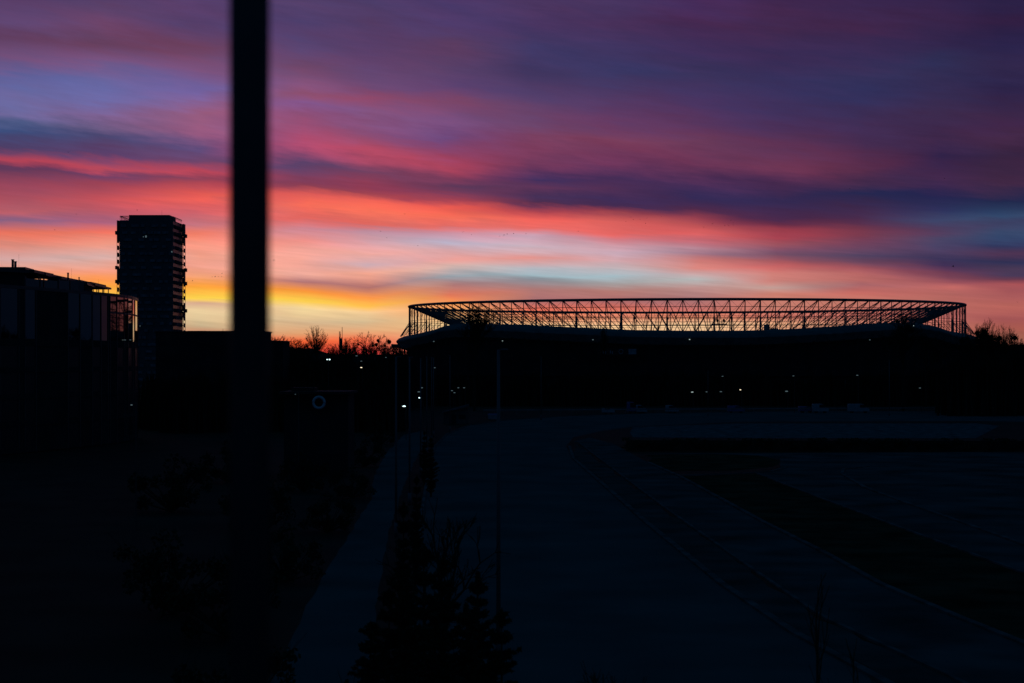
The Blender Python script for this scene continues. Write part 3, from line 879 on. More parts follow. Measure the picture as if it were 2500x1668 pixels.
def bare_tree(name, H, seed, label, cat='tree', loc=(0, 0, 0), trunk=.28, spread=.55, up=.25, levels=6, r0=None, twig=.045, kids=(2, 4), lean=(0, 0), balls=0, shrink=.74, group=None, lenf=.2, first=None):
    rg = random.Random(seed)
    o = empty(name, loc, label, cat, group)
    segs = [[], []]; tips = []
    r0 = r0 or H * .018
    def grow(p, d, ln, r, lv):
        # one limb made of a few bent pieces
        n = 3 if lv < 3 else 2
        q = p
        for k in range(n):
            dd = (d + Vector((rg.gauss(0, .10), rg.gauss(0, .10), rg.gauss(0, .06) + (up * .25 if lv else 0)))).normalized()
            e = q + dd * (ln / n)
            ra = r * (1 - .35 * k / n); rb = r * (1 - .35 * (k + 1) / n)
            segs[0 if lv < min(3, levels) else 1].append((tuple(q), tuple(e), max(ra, twig), max(rb, twig * .8)))
            q = e; d = dd
            if lv >= 1 and lv < levels and rg.random() < .55:
                side(q, d, ln * .62, rb * .55, lv + 1)
        if lv < levels:
            for k in range(rg.randint(*kids)): side(q, d, ln * shrink, r * .62, lv + 1)
        else: tips.append(q)
    def side(q, d, ln, r, lv):
        u = d.orthogonal().normalized(); w = d.cross(u); a_ = rg.uniform(0, 2 * math.pi)
        s_ = spread * rg.uniform(.55, 1.25)
        dd = (d * math.cos(s_) + (u * math.cos(a_) + w * math.sin(a_)) * math.sin(s_))
        dd.z += up * rg.uniform(.3, 1)
        grow(q, dd.normalized(), ln * rg.uniform(.7, 1.15), r, lv)
    p0 = Vector((0, 0, 0)); d0 = Vector((lean[0], lean[1], 1)).normalized()
    tl = H * trunk
    p1 = p0 + d0 * tl
    segs[0].append((tuple(p0), tuple(p1), r0 * 1.15, r0 * .85))
    for k in range(first or rg.randint(4, 5)): side(p1 - d0 * tl * .12 * k * rg.random(), d0, H * lenf, r0 * .55, 1)
    grow(p1, d0, H * lenf, r0 * .7, 1)
    # scale to the wanted height
    top_ = max(s_[1][2] for s_ in segs[0] + segs[1]); f = H / top_
    for L_ in segs:
        for i, s_ in enumerate(L_):
            L_[i] = (tuple(x * f for x in s_[0]), tuple(x * f for x in s_[1]), s_[2], s_[3])
    seg_mesh('trunk', segs[0], BARK, o, 5)
    seg_mesh('crown', segs[1], TWIG, o, 3)
    if balls:
        pool = [s_[1] for s_ in segs[1] if s_[1][2] > H * .45]
        for k in range(balls):
            c = rg.choice(pool); rad = rg.uniform(.016, .034) * H
            sg = []
            for j in range(170):
                v_ = Vector((rg.gauss(0, 1), rg.gauss(0, 1), rg.gauss(0, 1))).normalized()
                sg.append((tuple(Vector(c) + v_ * rad * .15), tuple(Vector(c) + v_ * rad * rg.uniform(.7, 1.05)), .07, .06))
            seg_mesh('mistletoe', sg, LEAF, o, 3)
    return o, len(segs[0]) + len(segs[1])
def gz(px, D): return (W(px, HZ, D).x, D, 0)
def hgt(py, D): return W(0, py, D).z
# the round-crowned tree on the skyline
def fan_tree(name, H, seed, label, loc, z0=.70, rx=3.9):
    rg = random.Random(seed); o = empty(name, loc, label, 'tree')
    tr = [((0, 0, 0), (.1, 0, H * .35), .34, .28), ((.1, 0, H * .35), (0, 0, H * z0), .28, .22)]; tw = []
    for k in range(62):
        a_ = rg.uniform(0, 6.283); t = math.acos(1 - rg.random() * .78)
        zb = H * z0 + rg.uniform(-2.2, .6)
        p = Vector((0, 0, zb))
        hx = rx * math.sin(t) * rg.uniform(.8, 1.08); hz = (H - zb) * math.cos(t) ** .7 * rg.uniform(.78, 1.0) + .6
        e = Vector((math.cos(a_) * hx, math.sin(a_) * hx, zb + hz))
        if k == 0: e = Vector((.2, 0, H))
        m = p.lerp(e, .45) + Vector((math.cos(a_) * .5, math.sin(a_) * .5, -.15))
        nodes = [p, m, e]; prev = p
        for s_ in range(1, 7):
            u = s_ / 6; q = p * (1 - u) ** 2 + m * (2 * u * (1 - u)) + e * u * u
            q += Vector((rg.gauss(0, .08), rg.gauss(0, .08), rg.gauss(0, .06)))
            (tr if s_ < 3 else tw).append((tuple(prev), tuple(q), .11 * (1 - u * .75), .11 * (1 - u * .8)))
            if s_ >= 2:
                d = (q - prev).normalized()
                for j in range(3):
                    v_ = (d + Vector((rg.gauss(0, .5), rg.gauss(0, .5), rg.gauss(0, .4) + .15))).normalized() * rg.uniform(.5, 1.3)
                    tw.append((tuple(q), tuple(q + v_), .03, .018))
                    v2 = (v_.normalized() + Vector((rg.gauss(0, .5), rg.gauss(0, .5), .2))).normalized() * rg.uniform(.3, .7)
                    tw.append((tuple(q + v_ * .6), tuple(q + v_ * .6 + v2), .022, .014))
            prev = q
    seg_mesh('trunk', tr, BARK, o, 5); seg_mesh('crown', tw, TWIG, o, 3)
    return o, len(tr) + len(tw)
T1, n1 = fan_tree('bare_tree', hgt(803, 560), 21, 'round crowned bare tree standing highest on the red skyline', gz(772, 560))
T2, n2 = bare_tree('mistletoe_tree', hgt(808, 500), 5, 'gnarled bare tree hung with dark mistletoe balls against the red sky', loc=gz(893, 500), trunk=.52, spread=.62, up=.12, levels=5, twig=.035, balls=9, lenf=.16, kids=(2, 3), r0=.32)
T3, n3 = bare_tree('bare_tree', 13.5, 33, 'small bushy bare tree beside the blurred pole above the low block', loc=gz(666, 500), trunk=.45, spread=.6, up=.15, levels=5, twig=.035, kids=(2, 3))
T3.scale = (hgt(816, 500) / 13.5,) * 3
T4, n4 = bare_tree('bare_tree', hgt(736, 470), 44, 'tall thin twigged bare tree before the left bend of the stadium ring', loc=gz(1158, 470), trunk=.5, spread=.42, up=.26, levels=6, twig=.03, kids=(2, 3), r0=.3, lenf=.15)
T5, n5 = bare_tree('bare_tree', hgt(752, 470), 57, 'broad dense bare tree before the right bend of the stadium ring', loc=gz(2205, 470), trunk=.5, spread=.6, up=.18, levels=6, twig=.03, balls=6, kids=(2, 3), r0=.4, lenf=.16)
T6, n6 = bare_tree('bare_tree', hgt(775, 450), 61, 'bare tree with upright shoots right of the stadium', loc=gz(2408, 450), trunk=.42, spread=.42, up=.5, levels=6, twig=.028, balls=4, kids=(2, 3), r0=.3, lenf=.17)
print('twigs', n1, n2, n3, n4, n5, n6)
def tcopy(src, px, D, top, label, rz, group=None, wide=1.0):
    H0 = {T1: hgt(797, 560), T2: hgt(808, 500), T3: 13.5, T4: hgt(736, 470), T5: hgt(752, 470), T6: hgt(775, 450)}[src]
    s_ = hgt(top, D) / H0
    return copy_tree(src, gz(px, D), rz, label, group=group, scale=(s_ * wide, s_ * wide, s_))
tcopy(T3, 722, 560, 829, 'low scrubby bare tree on the skyline left of the round crowned tree', 1.0)
tcopy(T3, 745, 545, 832, 'scrubby bare tree touching the left foot of the round crowned tree', 2.4)
tcopy(T3, 702, 570, 836, 'lowest bare scrub tree on the skyline, next to the low block', 4.0)
tcopy(T4, 844, 600, 824, 'slim bare tree just right of the radio mast', .4)
tcopy(T3, 858, 560, 838, 'small round bare tree between radio mast and mistletoe tree', 2.0)
tcopy(T4, 816, 620, 838, 'small bare tree just left of the radio mast', 3.0)
tcopy(T3, 918, 520, 836, 'bare tree tucked against the right side of the mistletoe tree', .6)
tcopy(T3, 945, 600, 837, 'bare bush between the mistletoe tree and the stadium canopy', 5.2)
tcopy(T3, 968, 610, 842, 'bare bush seen beneath the stadium canopy roof', 3.6)
tcopy(T6, 2446, 455, 790, 'dense bare tree with steep twigs, second right of the stadium', 2.1)
tcopy(T6, 2372, 470, 800, 'bare tree half hidden by the right end stays of the stadium', 4.1)
tcopy(T6, 2424, 448, 786, 'bushy bare tree between the two upright ones right of the stadium', 5.5)
tcopy(T6, 2392, 470, 788, 'bare tree with dark lumps leaning on the stadium end stays', 3.0)
tcopy(T6, 2470, 520, 818, 'small bare tree near the right picture edge', 1.0, wide=1.2)
tcopy(T5, 2502, 480, 826, 'bare tree cut by the right picture edge', 3.3)
tcopy(T5, 2260, 500, 800, 'lower bare tree right of the broad one at the stadium bend', 2.0)
tcopy(T4, 1474, 575, 792, 'bare tree top peeping through the middle of the stadium lattice', 2.0, wide=.4)
# undergrowth along the skyline: far woods that read as one mass
def wood(name, profile, D, seed, label, dens=9.0, spike=5.0, thick=40):
    rg = random.Random(seed); segs = []
    b = MB()
    for (x0, y0), (x1, y1) in zip(profile, profile[1:]):
        nx = max(1, int(abs(x1 - x0) / F * D * dens / 8))
        for k in range(nx):
            t = rg.random(); px = x0 + (x1 - x0) * t; py = y0 + (y1 - y0) * t
            Dd = D + rg.uniform(0, thick)
            p = W(px, py, Dd); hh = p.z * rg.uniform(.75, 1.0)
            rad = rg.uniform(.18, .3) * hh
            for j in range(70):
                a_ = rg.uniform(0, 6.283); el = rg.uniform(-.3, 1.5)
                v_ = Vector((math.cos(a_) * math.cos(el), math.sin(a_) * math.cos(el), math.sin(el)))
                c_ = Vector((p.x, p.y, hh - rad * 1.5)) + v_ * rad * rg.uniform(.1, .75)
                e_ = c_ + (v_ + Vector((0, 0, .6))).normalized() * rad * rg.uniform(.4, .9)
                segs.append((tuple(c_), tuple(e_), .09, .05))
            # leafless scrub body: many crossing stems down to the ground
            for j in range(30):
                a_ = rg.uniform(0, 6.283); q = rg.random() ** .5 * rad * 1.6
                x_, y_ = p.x + math.cos(a_) * q, p.y + math.sin(a_) * q
                zt2 = max(1.0, (hh - rad * .3) * math.sqrt(max(.05, 1 - (q / (rad * 1.9)) ** 2)))
                segs.append(((x_, y_, 0), (x_ + rg.gauss(0, .4), y_, zt2), .35, .12))
    o = seg_mesh(name, segs, TWIG, None, 3)
    o['kind'] = 'stuff'
    o['label'] = label; o['category'] = 'wood'
    return o
wood('distant_wood', [(640, 838), (700, 840), (745, 846), (790, 848), (815, 862), (845, 862), (900, 864), (1000, 866)], 480, 2, 'dark leafless wood along the skyline left of the stadium', 14)
wood('roadside_wood', [(2330, 830), (2380, 838), (2420, 842), (2470, 832), (2560, 826)], 430, 3, 'dark leafless wood right of the stadium', 8)
wood('park_wood', [(990, 905), (1150, 900), (1400, 905), (1700, 900), (2000, 905), (2380, 880)], 520, 4, 'black belt of leafless trees at the foot of the stadium', 7, thick=25)
wood('riverside_wood', [(336, 900), (480, 890), (600, 895), (700, 905), (860, 912), (960, 925)], 330, 9, 'black leafless wood behind the pavilion', 9)

# leaf-clump shrubs and conifers near the road
def leaf_cloud(name, centres, m, parent, rg, per, size, flat=.6):
    V = []; 
    C = []
    for (c, rad) in centres:
        for k in range(per):
            v_ = np.array([rg.gauss(0, 1), rg.gauss(0, 1), rg.gauss(0, 1)]); v_ /= np.linalg.norm(v_) + 1e-9
            C.append(np.array(c) + v_ * np.array(rad) * (rg.random() ** .4))
    C = np.array(C); S = len(C)
    r_ = np.random.RandomState(rg.randint(0, 9999))
    a_ = r_.normal(size=(S, 3)); a_ /= np.linalg.norm(a_, axis=1, keepdims=True)
    b_ = r_.normal(size=(S, 3)); b_ -= a_ * np.sum(a_ * b_, axis=1, keepdims=True); b_ /= np.linalg.norm(b_, axis=1, keepdims=True)
    sz = size * r_.uniform(.6, 1.3, size=(S, 1))
    V = np.stack([C - a_ * sz, C - b_ * sz * flat, C + a_ * sz, C + b_ * sz * flat], axis=1).reshape(-1, 3)
    return np_mesh(name, V, np.arange(S * 4).reshape(-1, 4), m, parent)
def shrub(seed, label, loc, H=4.0, Wd=4.5, group=None):
    rg = random.Random(seed); o = empty('shrub', loc, label, 'shrub', group)
    cs = []; segs = []
    for k in range(26):
        a_ = rg.uniform(0, 6.283); q = rg.random() ** .5 * Wd * .4; z = H * rg.uniform(.15, .85) * (1 - .35 * q / (Wd * .4))
        c = (q * math.cos(a_), q * math.sin(a_), z); cs.append((c, (rg.uniform(.35, .7), rg.uniform(.35, .7), rg.uniform(.3, .6))))
        segs.append(((0, 0, 0), (c[0] * .6, c[1] * .6, c[2] * .6), .05, .03)); segs.append(((c[0] * .6, c[1] * .6, c[2] * .6), c, .03, .015))
    for k in range(60):
        c = rg.choice(cs)[0]; segs.append((c, (c[0] + rg.gauss(0, .35), c[1] + rg.gauss(0, .35), c[2] + rg.uniform(.2, .9)), .012, .006))
    seg_mesh('stem', segs, BARK, o, 4)
    leaf_cloud('foliage', cs, LEAF, o, rg, 90, .11)
    return o
def spruce(seed, label, loc, H=9.0, Wd=3.2, column=False):
    rg = random.Random(seed); o = empty('columnar_conifer' if column else 'spruce', loc, label, 'conifer')
    segs = [((0, 0, 0), (0, 0, H), .11, .015)]; cs = []
    nwh = int(H * (3.0 if not column else 3.4))
    for i in range(nwh):
        t = (i + .5) / nwh; z = H * (.06 + .92 * t)
        if column: rad = Wd / 2 * (1 - t ** 3) * (.75 + .25 * math.sin(t * 9 + seed)) + .06
        else: rad = Wd / 2 * (1 - t) ** .85 * rg.uniform(.7, 1.2) + .12
        z += rg.uniform(-.18, .18); nb = rg.randint(5, 8); a0 = rg.uniform(0, 6.28)
        for k in range(nb):
            a_ = a0 + k * 6.283 / nb + rg.uniform(-.25, .25); L_ = rad * rg.uniform(.5, 1.2)
            rise = (.9 if column else (.45 if t > .75 else .06 + .3 * t) + rg.uniform(-.12, .3)) * L_
            e = (math.cos(a_) * L_, math.sin(a_) * L_, z + rise)
            segs.append(((0, 0, z), e, .022, .008))
            m_ = max(2, int(L_ / .16))
            for j in range(m_):
                s_ = (j + .7) / m_
                cs.append(((e[0] * s_, e[1] * s_, z + rise * s_ - .05 * s_), (.12, .12, .07)))
    for k in range(6): cs.append(((0, 0, H - .05 - k * .1), (.04 + .012 * k, .04 + .012 * k, .08)))
    seg_mesh('trunk', segs, BARK, o, 4)
    leaf_cloud('crown', cs, NEEDLE, o, rg, 24, .11, .25)
    return o
S1 = spruce(1, 'tallest spruce of the roadside clump at the bottom of the picture', gz(1035, 52), hgt(1335, 52), 4.0)
S2 = spruce(2, 'narrow spruce standing apart at the right of the roadside clump', gz(1166, 50), hgt(1398, 50), 2.7)
def scopy(src, H0, px, D, top, label, rz, wide=1.0):
    s_ = hgt(top, D) / H0
    return copy_tree(src, gz(px, D), rz, label, scale=(s_ * wide, s_ * wide, s_))
h1, h2 = hgt(1335, 52), hgt(1398, 50)
scopy(S1, h1, 1085, 54, 1362, 'spruce with double top in the middle of the roadside clump', 1.1, .95)
scopy(S1, h1, 950, 53, 1440, 'broad spruce at the left of the roadside clump beside the footpath', 2.3, 1.1)
scopy(S1, h1, 905, 50, 1520, 'low spruce at the left foot of the roadside clump', 4.0, 1.15)
scopy(S2, h2, 1138, 47, 1475, 'short pointed spruce in front of the narrow one', .7, 1.1)
scopy(S1, h1, 1225, 49, 1490, 'low wide spruce at the right foot of the roadside clump', 3.1, .9)
scopy(S2, h2, 1060, 45, 1500, 'short spruce hiding the middle of the roadside clump', 2.0, 1.5)
scopy(S1, h1, 1000, 46, 1530, 'low bushy spruce at the bottom centre of the roadside clump', 5.0, 1.0)
C1 = spruce(11, 'tall dark columnar conifer between footpath and road, nearest of its row', gz(985, 74), hgt(1228, 74), 1.5, True)
hc = hgt(1228, 74)
scopy(C1, hc, 1017, 108, 1163, 'dark columnar conifer between footpath and road, second of its row', 1.0, .95)
scopy(C1, hc, 1036, 190, 1052, 'small columnar conifer in the planted strip beside the lamp posts', 2.0, 1.0)
scopy(C1, hc, 1052, 175, 1068, 'squat columnar conifer at the kerb beside the lamp posts', 3.0, 1.3)
# bare saplings
T7, n7 = bare_tree('bare_tree', hgt(1218, 56), 71, 'bare tree with long sideways branches above the roadside spruces', loc=gz(1080, 56), trunk=.6, spread=.6, up=.12, levels=4, twig=.012, r0=.10, lenf=.13, kids=(2, 3))
T8, n8 = bare_tree('sapling', hgt(1400, 46), 72, 'thin leafless sapling standing alone at the lower right', cat='sapling', loc=gz(1996, 46), trunk=.72, spread=.35, up=.4, levels=2, twig=.008, r0=.045, lenf=.14, kids=(1, 2))
copy_tree(T8, gz(2086, 45), 2.0, 'shorter leafless sapling right of the lone one', scale=hgt(1560, 45) / hgt(1400, 46))
copy_tree(T7, gz(1455, 43), 1.3, 'bare twigs reaching up at the bottom edge below the road', scale=hgt(1612, 43) / hgt(1218, 56))
# bank of shrubs on the left of the footpath
SH1 = shrub(1, 'large dark shrub nearest the camera on the bank left of the footpath', (-10.5, 66, 0), 4.2, 5.5)
hs = 4.2
for k, (px, py, sz_, lab) in enumerate([
    (560, 1560, 1.2, 'dark shrub on the bank behind the lower end of the blurred pole'), (700, 1420, 1.1, 'dark shrub right of the blurred pole where the path narrows'),
    (420, 1500, 1.4, 'wide dark shrub at the foot of the office building'), (800, 1300, 1.0, 'dark shrub at the path edge below the pavilion'),
    (640, 1300, 1.4, 'dark shrub between the pavilion and the blurred pole'), (860, 1215, 1.0, 'dark shrub where the footpath bends'),
    (740, 1200, 1.3, 'rounded dark shrub in front of the pavilion'), (890, 1140, 1.1, 'dark shrub at the first street lamp post'),
    (820, 1110, 1.3, 'dark shrub right of the pavilion wall'), (930, 1085, 1.1, 'far dark shrub at the head of the footpath'),
    (560, 1180, 1.5, 'tall dark shrub left of the pavilion behind the blurred pole'), (420, 1250, 1.6, 'tall dark shrub halfway along the bank below the office')]):
    g_ = G(px, py); copy_tree(SH1, (g_.x, g_.y, 0), k * 1.7, lab, scale=sz_)
for k, (px, D, sz_, lab) in enumerate([(930, 47, 1.15, 'dark bush low at the left of the roadside conifer clump'), (1080, 46, 1.2, 'dark bush low in the middle of the roadside conifer clump'), (1215, 48, 1.1, 'dark bush low at the right of the roadside conifer clump'), (1010, 58, 1.35, 'dark bush behind the tallest spruce by the road')]):
    copy_tree(SH1, gz(px, D), k * 1.3 + .5, lab, scale=sz_)
# long clipped hedge in front of the plaza
A0, B0 = G(1530, 1102), G(2640, 1104)
hd = empty('hedge', (0, 0, 0), 'long low black hedge in front of the pale plaza on the right', 'hedge')
rg = random.Random(8); cs = []
for k in range(420):
    p = A0.lerp(B0, rg.random()); cs.append(((p.x, p.y + rg.uniform(0, 2.2), rg.uniform(.3, 1.75)), (.7, .6, .35)))
leaf_cloud('foliage', cs, LEAF, hd, rg, 36, .2)
b = MB(); b.prism([(A0.x, A0.y + .3), (B0.x, B0.y + .3), (B0.x, B0.y + 2.0), (A0.x, A0.y + 2.0)], 0, 1.7); b.build('branches', BARK, hd)

# ------------------------------------------------------------------ street lamps
def lamp_post(H, label, loc, double=False, rot=0.0, r=.11, group='unlit street lamps along the road'):
    o = empty('street_lamp', loc, label, 'street lamp', group, rot)
    b = MB(); b.tube((0, 0, 0), (0, 0, 1.2), r * 1.5, r * 1.4, 10); b.tube((0, 0, 1.2), (0, 0, H), r, r * .65, 10); b.build('post', GALV, o, smooth=True)
    for s_ in ((-1, 1) if double else (1,)):
        b = MB(); b.tube((0, 0, H - .05), (s_ * .16, 0, H + .02), .03, n=6); b.build('arm', GALV, o)
        b = MB(); b.prism([(s_ * .12, -.12), (s_ * .45, -.09), (s_ * .45, .09), (s_ * .12, .12)][::s_], H - .02, H + .06); b.build('lamp_head', GALV, o)
    return o
LP = lamp_post(14.5, 'unlit street lamp nearest the roadside clump, its tall pole crossing the road', gz(1217, 80), False, 0, .11)
for k, (px, D, sc_, lab) in enumerate([(967, 135, .985, 'leftmost unlit street lamp of the row beside the footpath'), (1000, 165, .985, 'second unlit street lamp of the footpath row from the left'),
        (1027, 205, .98, 'unlit street lamp just left of the pair of close poles'), (1042, 250, 1.0, 'unlit street lamp with inclined head, left of two close poles'),
        (1054, 290, 1.0, 'unlit street lamp close to the rightmost pole of the row'), (1058.5, 310, 1.0, 'rightmost unlit street lamp pole of the footpath row'), (1098.5, 330, 1.03, 'thin unlit street lamp beyond the kiosk'),
        (1321, 400, 1.03, 'unlit street lamp before the left half of the stadium'), (1728.5, 430, .8, 'unlit street lamp before the middle of the stadium'), (2171, 430, .97, 'unlit street lamp before the right half of the stadium')]):
    copy_tree(LP, gz(px, D), .6 + k * .5, lab, group='unlit street lamps along the road', scale=(sc_, sc_, sc_))
# lit lamps, most of them far off
def lit_lamp(px, py, D, size, m, label, rot=0.0):
    p = W(px, py, D)
    o = empty('lit_lamp', (p.x, D, 0), label, 'lamp', 'lit lamps in the dark park', rot)
    b = MB(); b.tube((.35, .1, 0), (.35, .1, p.z + .25), .06, .045, 6); b.tube((.35, .1, p.z + .2), (0, 0, p.z + .2), .03, n=5); b.build('post', DARKSTEEL, o)
    h_ = MB(); h_.box((0, 0, p.z + size * .8 + .05), (size * 2.4, size * 1.6, .08)); h_.build('lamp_head', DARKSTEEL, o)
    g = MB(); g.ball((0, 0, p.z), size, 10, 6, .55); q_ = g.build('bulb', m, o); q_.scale = (1.5, 1, 1)
    return o
lit_lamp(986.5, 992, 300, .2, LAMP, 'brightest white lamp low beside the left street lamps')
lit_lamp(1024.5, 971.5, 330, .17, LAMP, 'bright white lamp between the second and third street lamps')
lit_lamp(1029.5, 947, 380, .2, LAMPDIM, 'small white lamp highest between the second and third street lamps')
lit_lamp(1022.5, 957, 380, .2, LAMPDIM, 'dim lamp in the middle between the second and third street lamps')
lit_lamp(1061, 898, 480, .2, LAMPDIM, 'single small lamp high beside the rightmost street lamp of the row')
for px, py, lab in ((1119, 947, 'left lamp of the upper pair above the kiosk'), (1133, 947, 'right lamp of the upper pair above the kiosk'), (1103.5, 954, 'very dim lamp left in the cluster above the kiosk'), (1109.5, 959, 'lowest lamp in the cluster above the kiosk')):
    lit_lamp(px, py, 420, .17, LAMPDIM, lab)
lit_lamp(882, 897.5, 420, .17, LAMPWARM, 'warm yellowish lamp below the mistletoe tree')
lit_lamp(882, 882, 430, .16, LAMPDIM, 'faint lamp straight above the warm yellowish one')
lit_lamp(870.5, 869, 440, .2, LAMPDIM, 'faint lamp at the foot of the mistletoe tree')
lit_lamp(942, 873, 460, .15, LAMPDIM, 'faint lamp under the stadium canopy')
for px, py, sz_, m, lab in ((1690, 957.5, .22, LAMPMID, 'brightest lamp at the foot of the stadium'), (1725, 957, .18, LAMPDIM, 'dim lamp beside the middle street lamp'), (1760, 956.5, .22, LAMPDIM, 'upright lamp right of the middle street lamp'),
        (1807.5, 952, .16, LAMPWARM, 'warm lamp at the stadium foot right of the middle'), (1920.5, 955.6, .28, LAMPDIM, 'lamp low at the stadium foot, right half'), (1764, 919, .17, LAMPDIM, 'small high lamp above the upright one'),
        (1937, 918, .17, LAMPDIM, 'small high lamp right of the stadium middle'), (2093, 916.5, .2, LAMPDIM, 'small high lamp near the right street lamp'), (2246, 947.6, .2, LAMPDIM, 'small lamp low under the right bend of the stadium'), (2382, 880, .2, LAMPDIM, 'faint greenish lamp among the trees right of the stadium')):
    lit_lamp(px, py, 455, sz_, m, lab)
lit_lamp(321, 989, 140, .07, LAMPDIM, 'small greenish lamp on the dark lower corner of the office building')
lit_lamp(721, 963, 190, .05, LAMPDIM, 'tiny lamp at the left end of the pavilion roof')
# twin floodlight
p = W(801.5, 878, 380)
fl = empty('floodlight', (p.x, 380, 0), 'pair of bright white floodlights below the round crowned tree', 'floodlight')
b = MB(); b.tube((0, .3, 0), (0, .3, p.z + .2), .08, .06, 8); b.tube((-.45, .3, p.z + .1), (.45, .3, p.z + .1), .05, n=6); b.build('post', DARKSTEEL, fl)
for x, r_ in ((-.27, .15), (.27, .19)):
    b = MB(); b.box((x, .2, p.z), (r_ * 1.8, .16, r_ * 1.5)); h_ = b.build('lamp_housing', DARKSTEEL, fl)
    g = MB(); g.ball((x, .06, p.z), r_, 10, 6, .7); g.build('bulb', LAMP, h_)

# ------------------------------------------------------------------ far roadside: vans, kiosk, guard rail
def van(label, px, py, D, m, Ln=5.2, Hh=2.3, rz=0.0):
    g_ = W(px, HZ, D)
    o = empty('parked_van', (g_.x, D, 0), label, 'van', None, rz)
    hl = Ln / 2
    prof = [(-hl, .45), (hl - .1, .45), (hl, .9), (hl - .15, 1.25), (hl - .9, 1.4), (hl - 1.6, Hh - .05), (hl - 1.9, Hh), (-hl + .1, Hh), (-hl, Hh - .2)]
    b = MB(); b.loft([[(x, -.95, z) for x, z in prof], [(x, .95, z) for x, z in prof]], caps=True); b.build('body', m, o)
    g = MB(); g.poly([(hl - .95, -.962, 1.42), (hl - 1.55, -.962, Hh - .15), (hl - 2.6, -.962, Hh - .15), (hl - 2.6, -.962, 1.42)][::-1])
    g.poly([(hl - .86, -.8, 1.43), (hl - .86, .8, 1.43), (hl - 1.56, .8, Hh - .12), (hl - 1.56, -.8, Hh - .12)]); g.build('window', TGLASS, o)
    for x in (-hl + 1, hl - 1):
        for y in (-.82, .82):
            wv = MB(); wv.tube((x, y - .12, .36), (x, y + .12, .36), .36, n=14); wh = wv.build('wheel', RUBBER, o)
    return o
DV = 455
van('large dark blue van parked on the far roadside, left of the white ones', 1546, 1000, DV, BLUEPAINT, 3.4, 2.9)
van('small pale van end on beside the large dark blue van', 1567, 1002, DV - 4, WHITEPAINT, 2.9, 2.2, 0)
van('white van parked right of the small pale van', 1641, 1002, DV - 3, WHITEPAINT, 3.4, 2.1)
van('long blue van parked before the middle of the stadium', 1797, 1001, DV, BLUEPAINT, 4.6, 1.9)
van('white van between the blue van and the rightmost van', 2003, 999, DV, WHITEPAINT, 4.3, 2.4)
van('rightmost long pale van on the far roadside', 2096, 999, DV, WHITEPAINT, 5.6, 2.4)
van('low dark van between the long blue van and the white one', 1968, 1000, DV + 2, BLUEPAINT, 4.0, 1.7)
van('pale car sized van at the far left of the roadside row', 1485, 1005, DV - 10, WHITEPAINT, 3.3, 1.4)
# kiosk with slanting roof at the bend
a = W(1083, 1036, 375); c = W(1142, 1036, 375)
ko = empty('kiosk', ((a.x + c.x) / 2, 377, 0), 'pale kiosk with slanting roof at the bend of the road', 'kiosk')
w = c.x - a.x
b = MB(); b.loft([[(-w / 2, -2, 0), (w / 2, -2, 0), (w / 2, 2, 0), (-w / 2, 2, 0)], [(-w / 2, -2, 2.5), (w / 2, -2, 3.7), (w / 2, 2, 3.7), (-w / 2, 2, 2.5)]], caps=True); b.build('wall', PAVING, ko)
b = MB(); b.loft([[(-w / 2 - .3, -2.4, 2.46), (w / 2 + .2, -2.4, 3.72), (w / 2 + .2, 2.4, 3.72), (-w / 2 - .3, 2.4, 2.46)], [(-w / 2 - .3, -2.4, 2.66), (w / 2 + .2, -2.4, 4.35), (w / 2 + .2, 2.4, 4.35), (-w / 2 - .3, 2.4, 2.66)]], caps=True); b.build('roof', PLAZA, ko)
b = MB(); b.box((-.4, -2.03, 1.05), (1.0, .08, 2.1)); b.build('door', DARKWALL, ko)
b = MB(); b.box((1.4, -2.03, 1.6), (1.5, .08, .9)); b.build('window', TGLASS, ko)
# waste containers by the kerb
g_ = W(1205, 1021, 400)
cn = empty('waste_container', (g_.x, 402, 0), 'pale waste container on the kerb beside the tall lamp pole', 'container')
b = MB(); b.loft([[(-1.2, -.6, .15), (1.2, -.6, .15), (1.2, .6, .15), (-1.2, .6, .15)], [(-1.4, -.7, 1.2), (1.4, -.7, 1.2), (1.4, .7, 1.2), (-1.4, .7, 1.2)]], caps=True); b.build('bin_body', WHITEPAINT, cn)
b = MB(); b.loft([[(-1.45, -.75, 1.2), (1.45, -.75, 1.2), (1.45, .75, 1.2), (-1.45, .75, 1.2)], [(-1.2, -.4, 1.45), (1.2, -.4, 1.45), (1.2, .4, 1.45), (-1.2, .4, 1.45)]], caps=True); b.build('lid', BLUEPAINT, cn)
for x in (-1, 1):
    b = MB(); b.tube((x, -.55, .13), (x, .55, .13), .13, n=8); b.build('wheel', RUBBER, cn)
# guard rail along the far side of the road
gr = empty('guard_rail', (0, 0, 0), 'long thin guard rail along the far edge of the road', 'guard rail')
A0, B0 = W(1180, 1008, 440), W(2680, 992, 470)
A0.z = B0.z = 0
b = MB(); d = (B0 - A0).normalized(); nrm = Vector((d.y, -d.x, 0))
b.prism([tuple((A0 + nrm * .05).xy), tuple((B0 + nrm * .05).xy), tuple((B0 - nrm * .05).xy), tuple((A0 - nrm * .05).xy)], 1.0, 1.35); b.build('rail', CONCRETE, gr)
for k in range(60):
    q = A0.lerp(B0, k / 59) - nrm * .12; b = MB(); b.box((0, 0, .6), (.1, .12, 1.2)); b.build('post', STEEL, gr, loc=(q.x, q.y, 0))

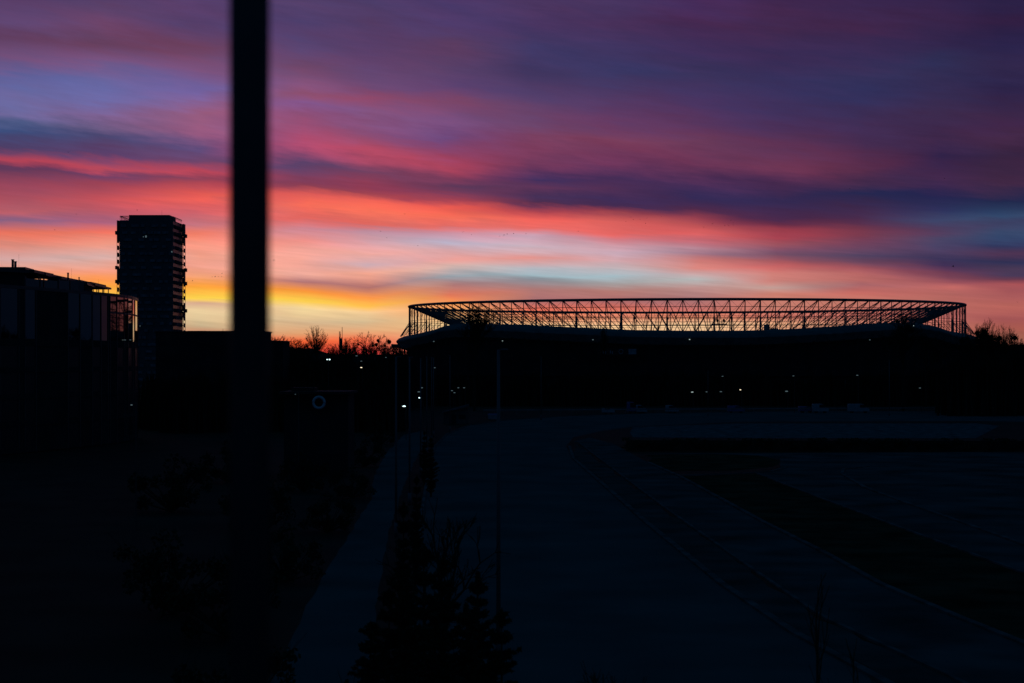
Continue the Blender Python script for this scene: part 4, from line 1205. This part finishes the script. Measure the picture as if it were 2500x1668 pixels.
# ------------------------------------------------------------------ birds
bm_ = MB()
bm_.loft([[(0, -.34, 0), (.02, -.32, .02), (-.02, -.32, .02)], [(0, -.1, -.06), (.07, -.1, .05), (-.07, -.1, .05)], [(0, .18, -.04), (.05, .18, .04), (-.05, .18, .04)], [(0, .42, 0), (.06, .42, .01), (-.06, .42, .01)]], caps=True)
for s_ in (-1, 1):
    q = [(s_ * .04, -.12, .03), (s_ * .36, -.2, .2), (s_ * .72, .0, .12), (s_ * .34, .08, .16), (s_ * .04, .14, .03)]
    if s_ < 0: q = q[::-1]
    bm_.loft([q, [(x, y, z + .03) for x, y, z in q]], caps=True)
FL = {
 'dark bird of the flock over the middle of the stadium': [(1528, 541), (1539.7, 530.5), (1546, 536.5), (1562, 536), (1579.5, 533.5), (1576, 546), (1615, 529)],
 'dark bird of the flock high over the right half of the stadium': [(1740, 546.5), (1718, 555), (1769.5, 551), (1777, 550), (1779.5, 551.5), (1784.5, 538), (1790, 544), (1790.5, 549.5)],
 'dark bird of the straggling line over the left half of the stadium': [(1220, 577), (1228.5, 576.5), (1231, 574), (1238, 572), (1254, 571), (1284, 571), (1130.5, 567), (1151, 573.5)],
 'tiny dark bird of the level flock between tower and blurred pole': [(518, 676.5), (525, 676), (533, 676), (541, 676), (542, 668), (457, 687), (470, 686)],
 'tiny dark bird just right of the blurred pole': [(655.5, 638), (661, 637), (667.5, 637.5), (669, 635.5)],
 'dark bird of the loose few over the far treeline': [(929, 565), (944, 581), (1020, 600.5)],
}
ONE = [(988, 523, 'lone dark bird in the red cloud band left of the stadium'), (1412, 565, 'lone dark bird over the left of the stadium middle'), (335, 513.5, 'dark bird flying just above the tower roof'), (187, 523, 'dark bird left of the tower, higher of two'),
       (134, 562, 'dark bird left of the tower, lower of two'), (167, 372, 'dark bird in the blue grey cloud at the upper left'), (2306, 436, 'lone dark bird high in the purple cloud at the right'), (2327, 651, 'larger dark bird gliding in the grey cloud at the right'),
       (2484, 738, 'dark bird near the right picture edge above the bare trees'), (2075, 461, 'dark bird in the purple cloud above the stadium right half')]
BD0 = 380
proto = None
def add_bird(px, py, lab, group, sc_=1.0):
    global proto
    D = BD0 + rng.uniform(-40, 60)
    if proto is None:
        o = bm_.build('bird', DARKSTEEL); proto = o
    else:
        o = proto.copy(); COL.objects.link(o)
    o.location = W(px, py, D); o.rotation_euler = (rng.uniform(-.3, .3), rng.uniform(-.5, .5), rng.uniform(0, 6.28)); o.scale = (sc_,) * 3
    tag(o, lab, 'bird', group)
for lab, pts in FL.items():
    for px, py in pts: add_bird(px, py, lab, lab.replace('tiny dark bird', 'birds').replace('dark bird', 'birds'), rng.uniform(.28, .42))
for px, py, lab in ONE: add_bird(px, py, lab, 'single birds in the sky', .42 if px != 2327 else .7)
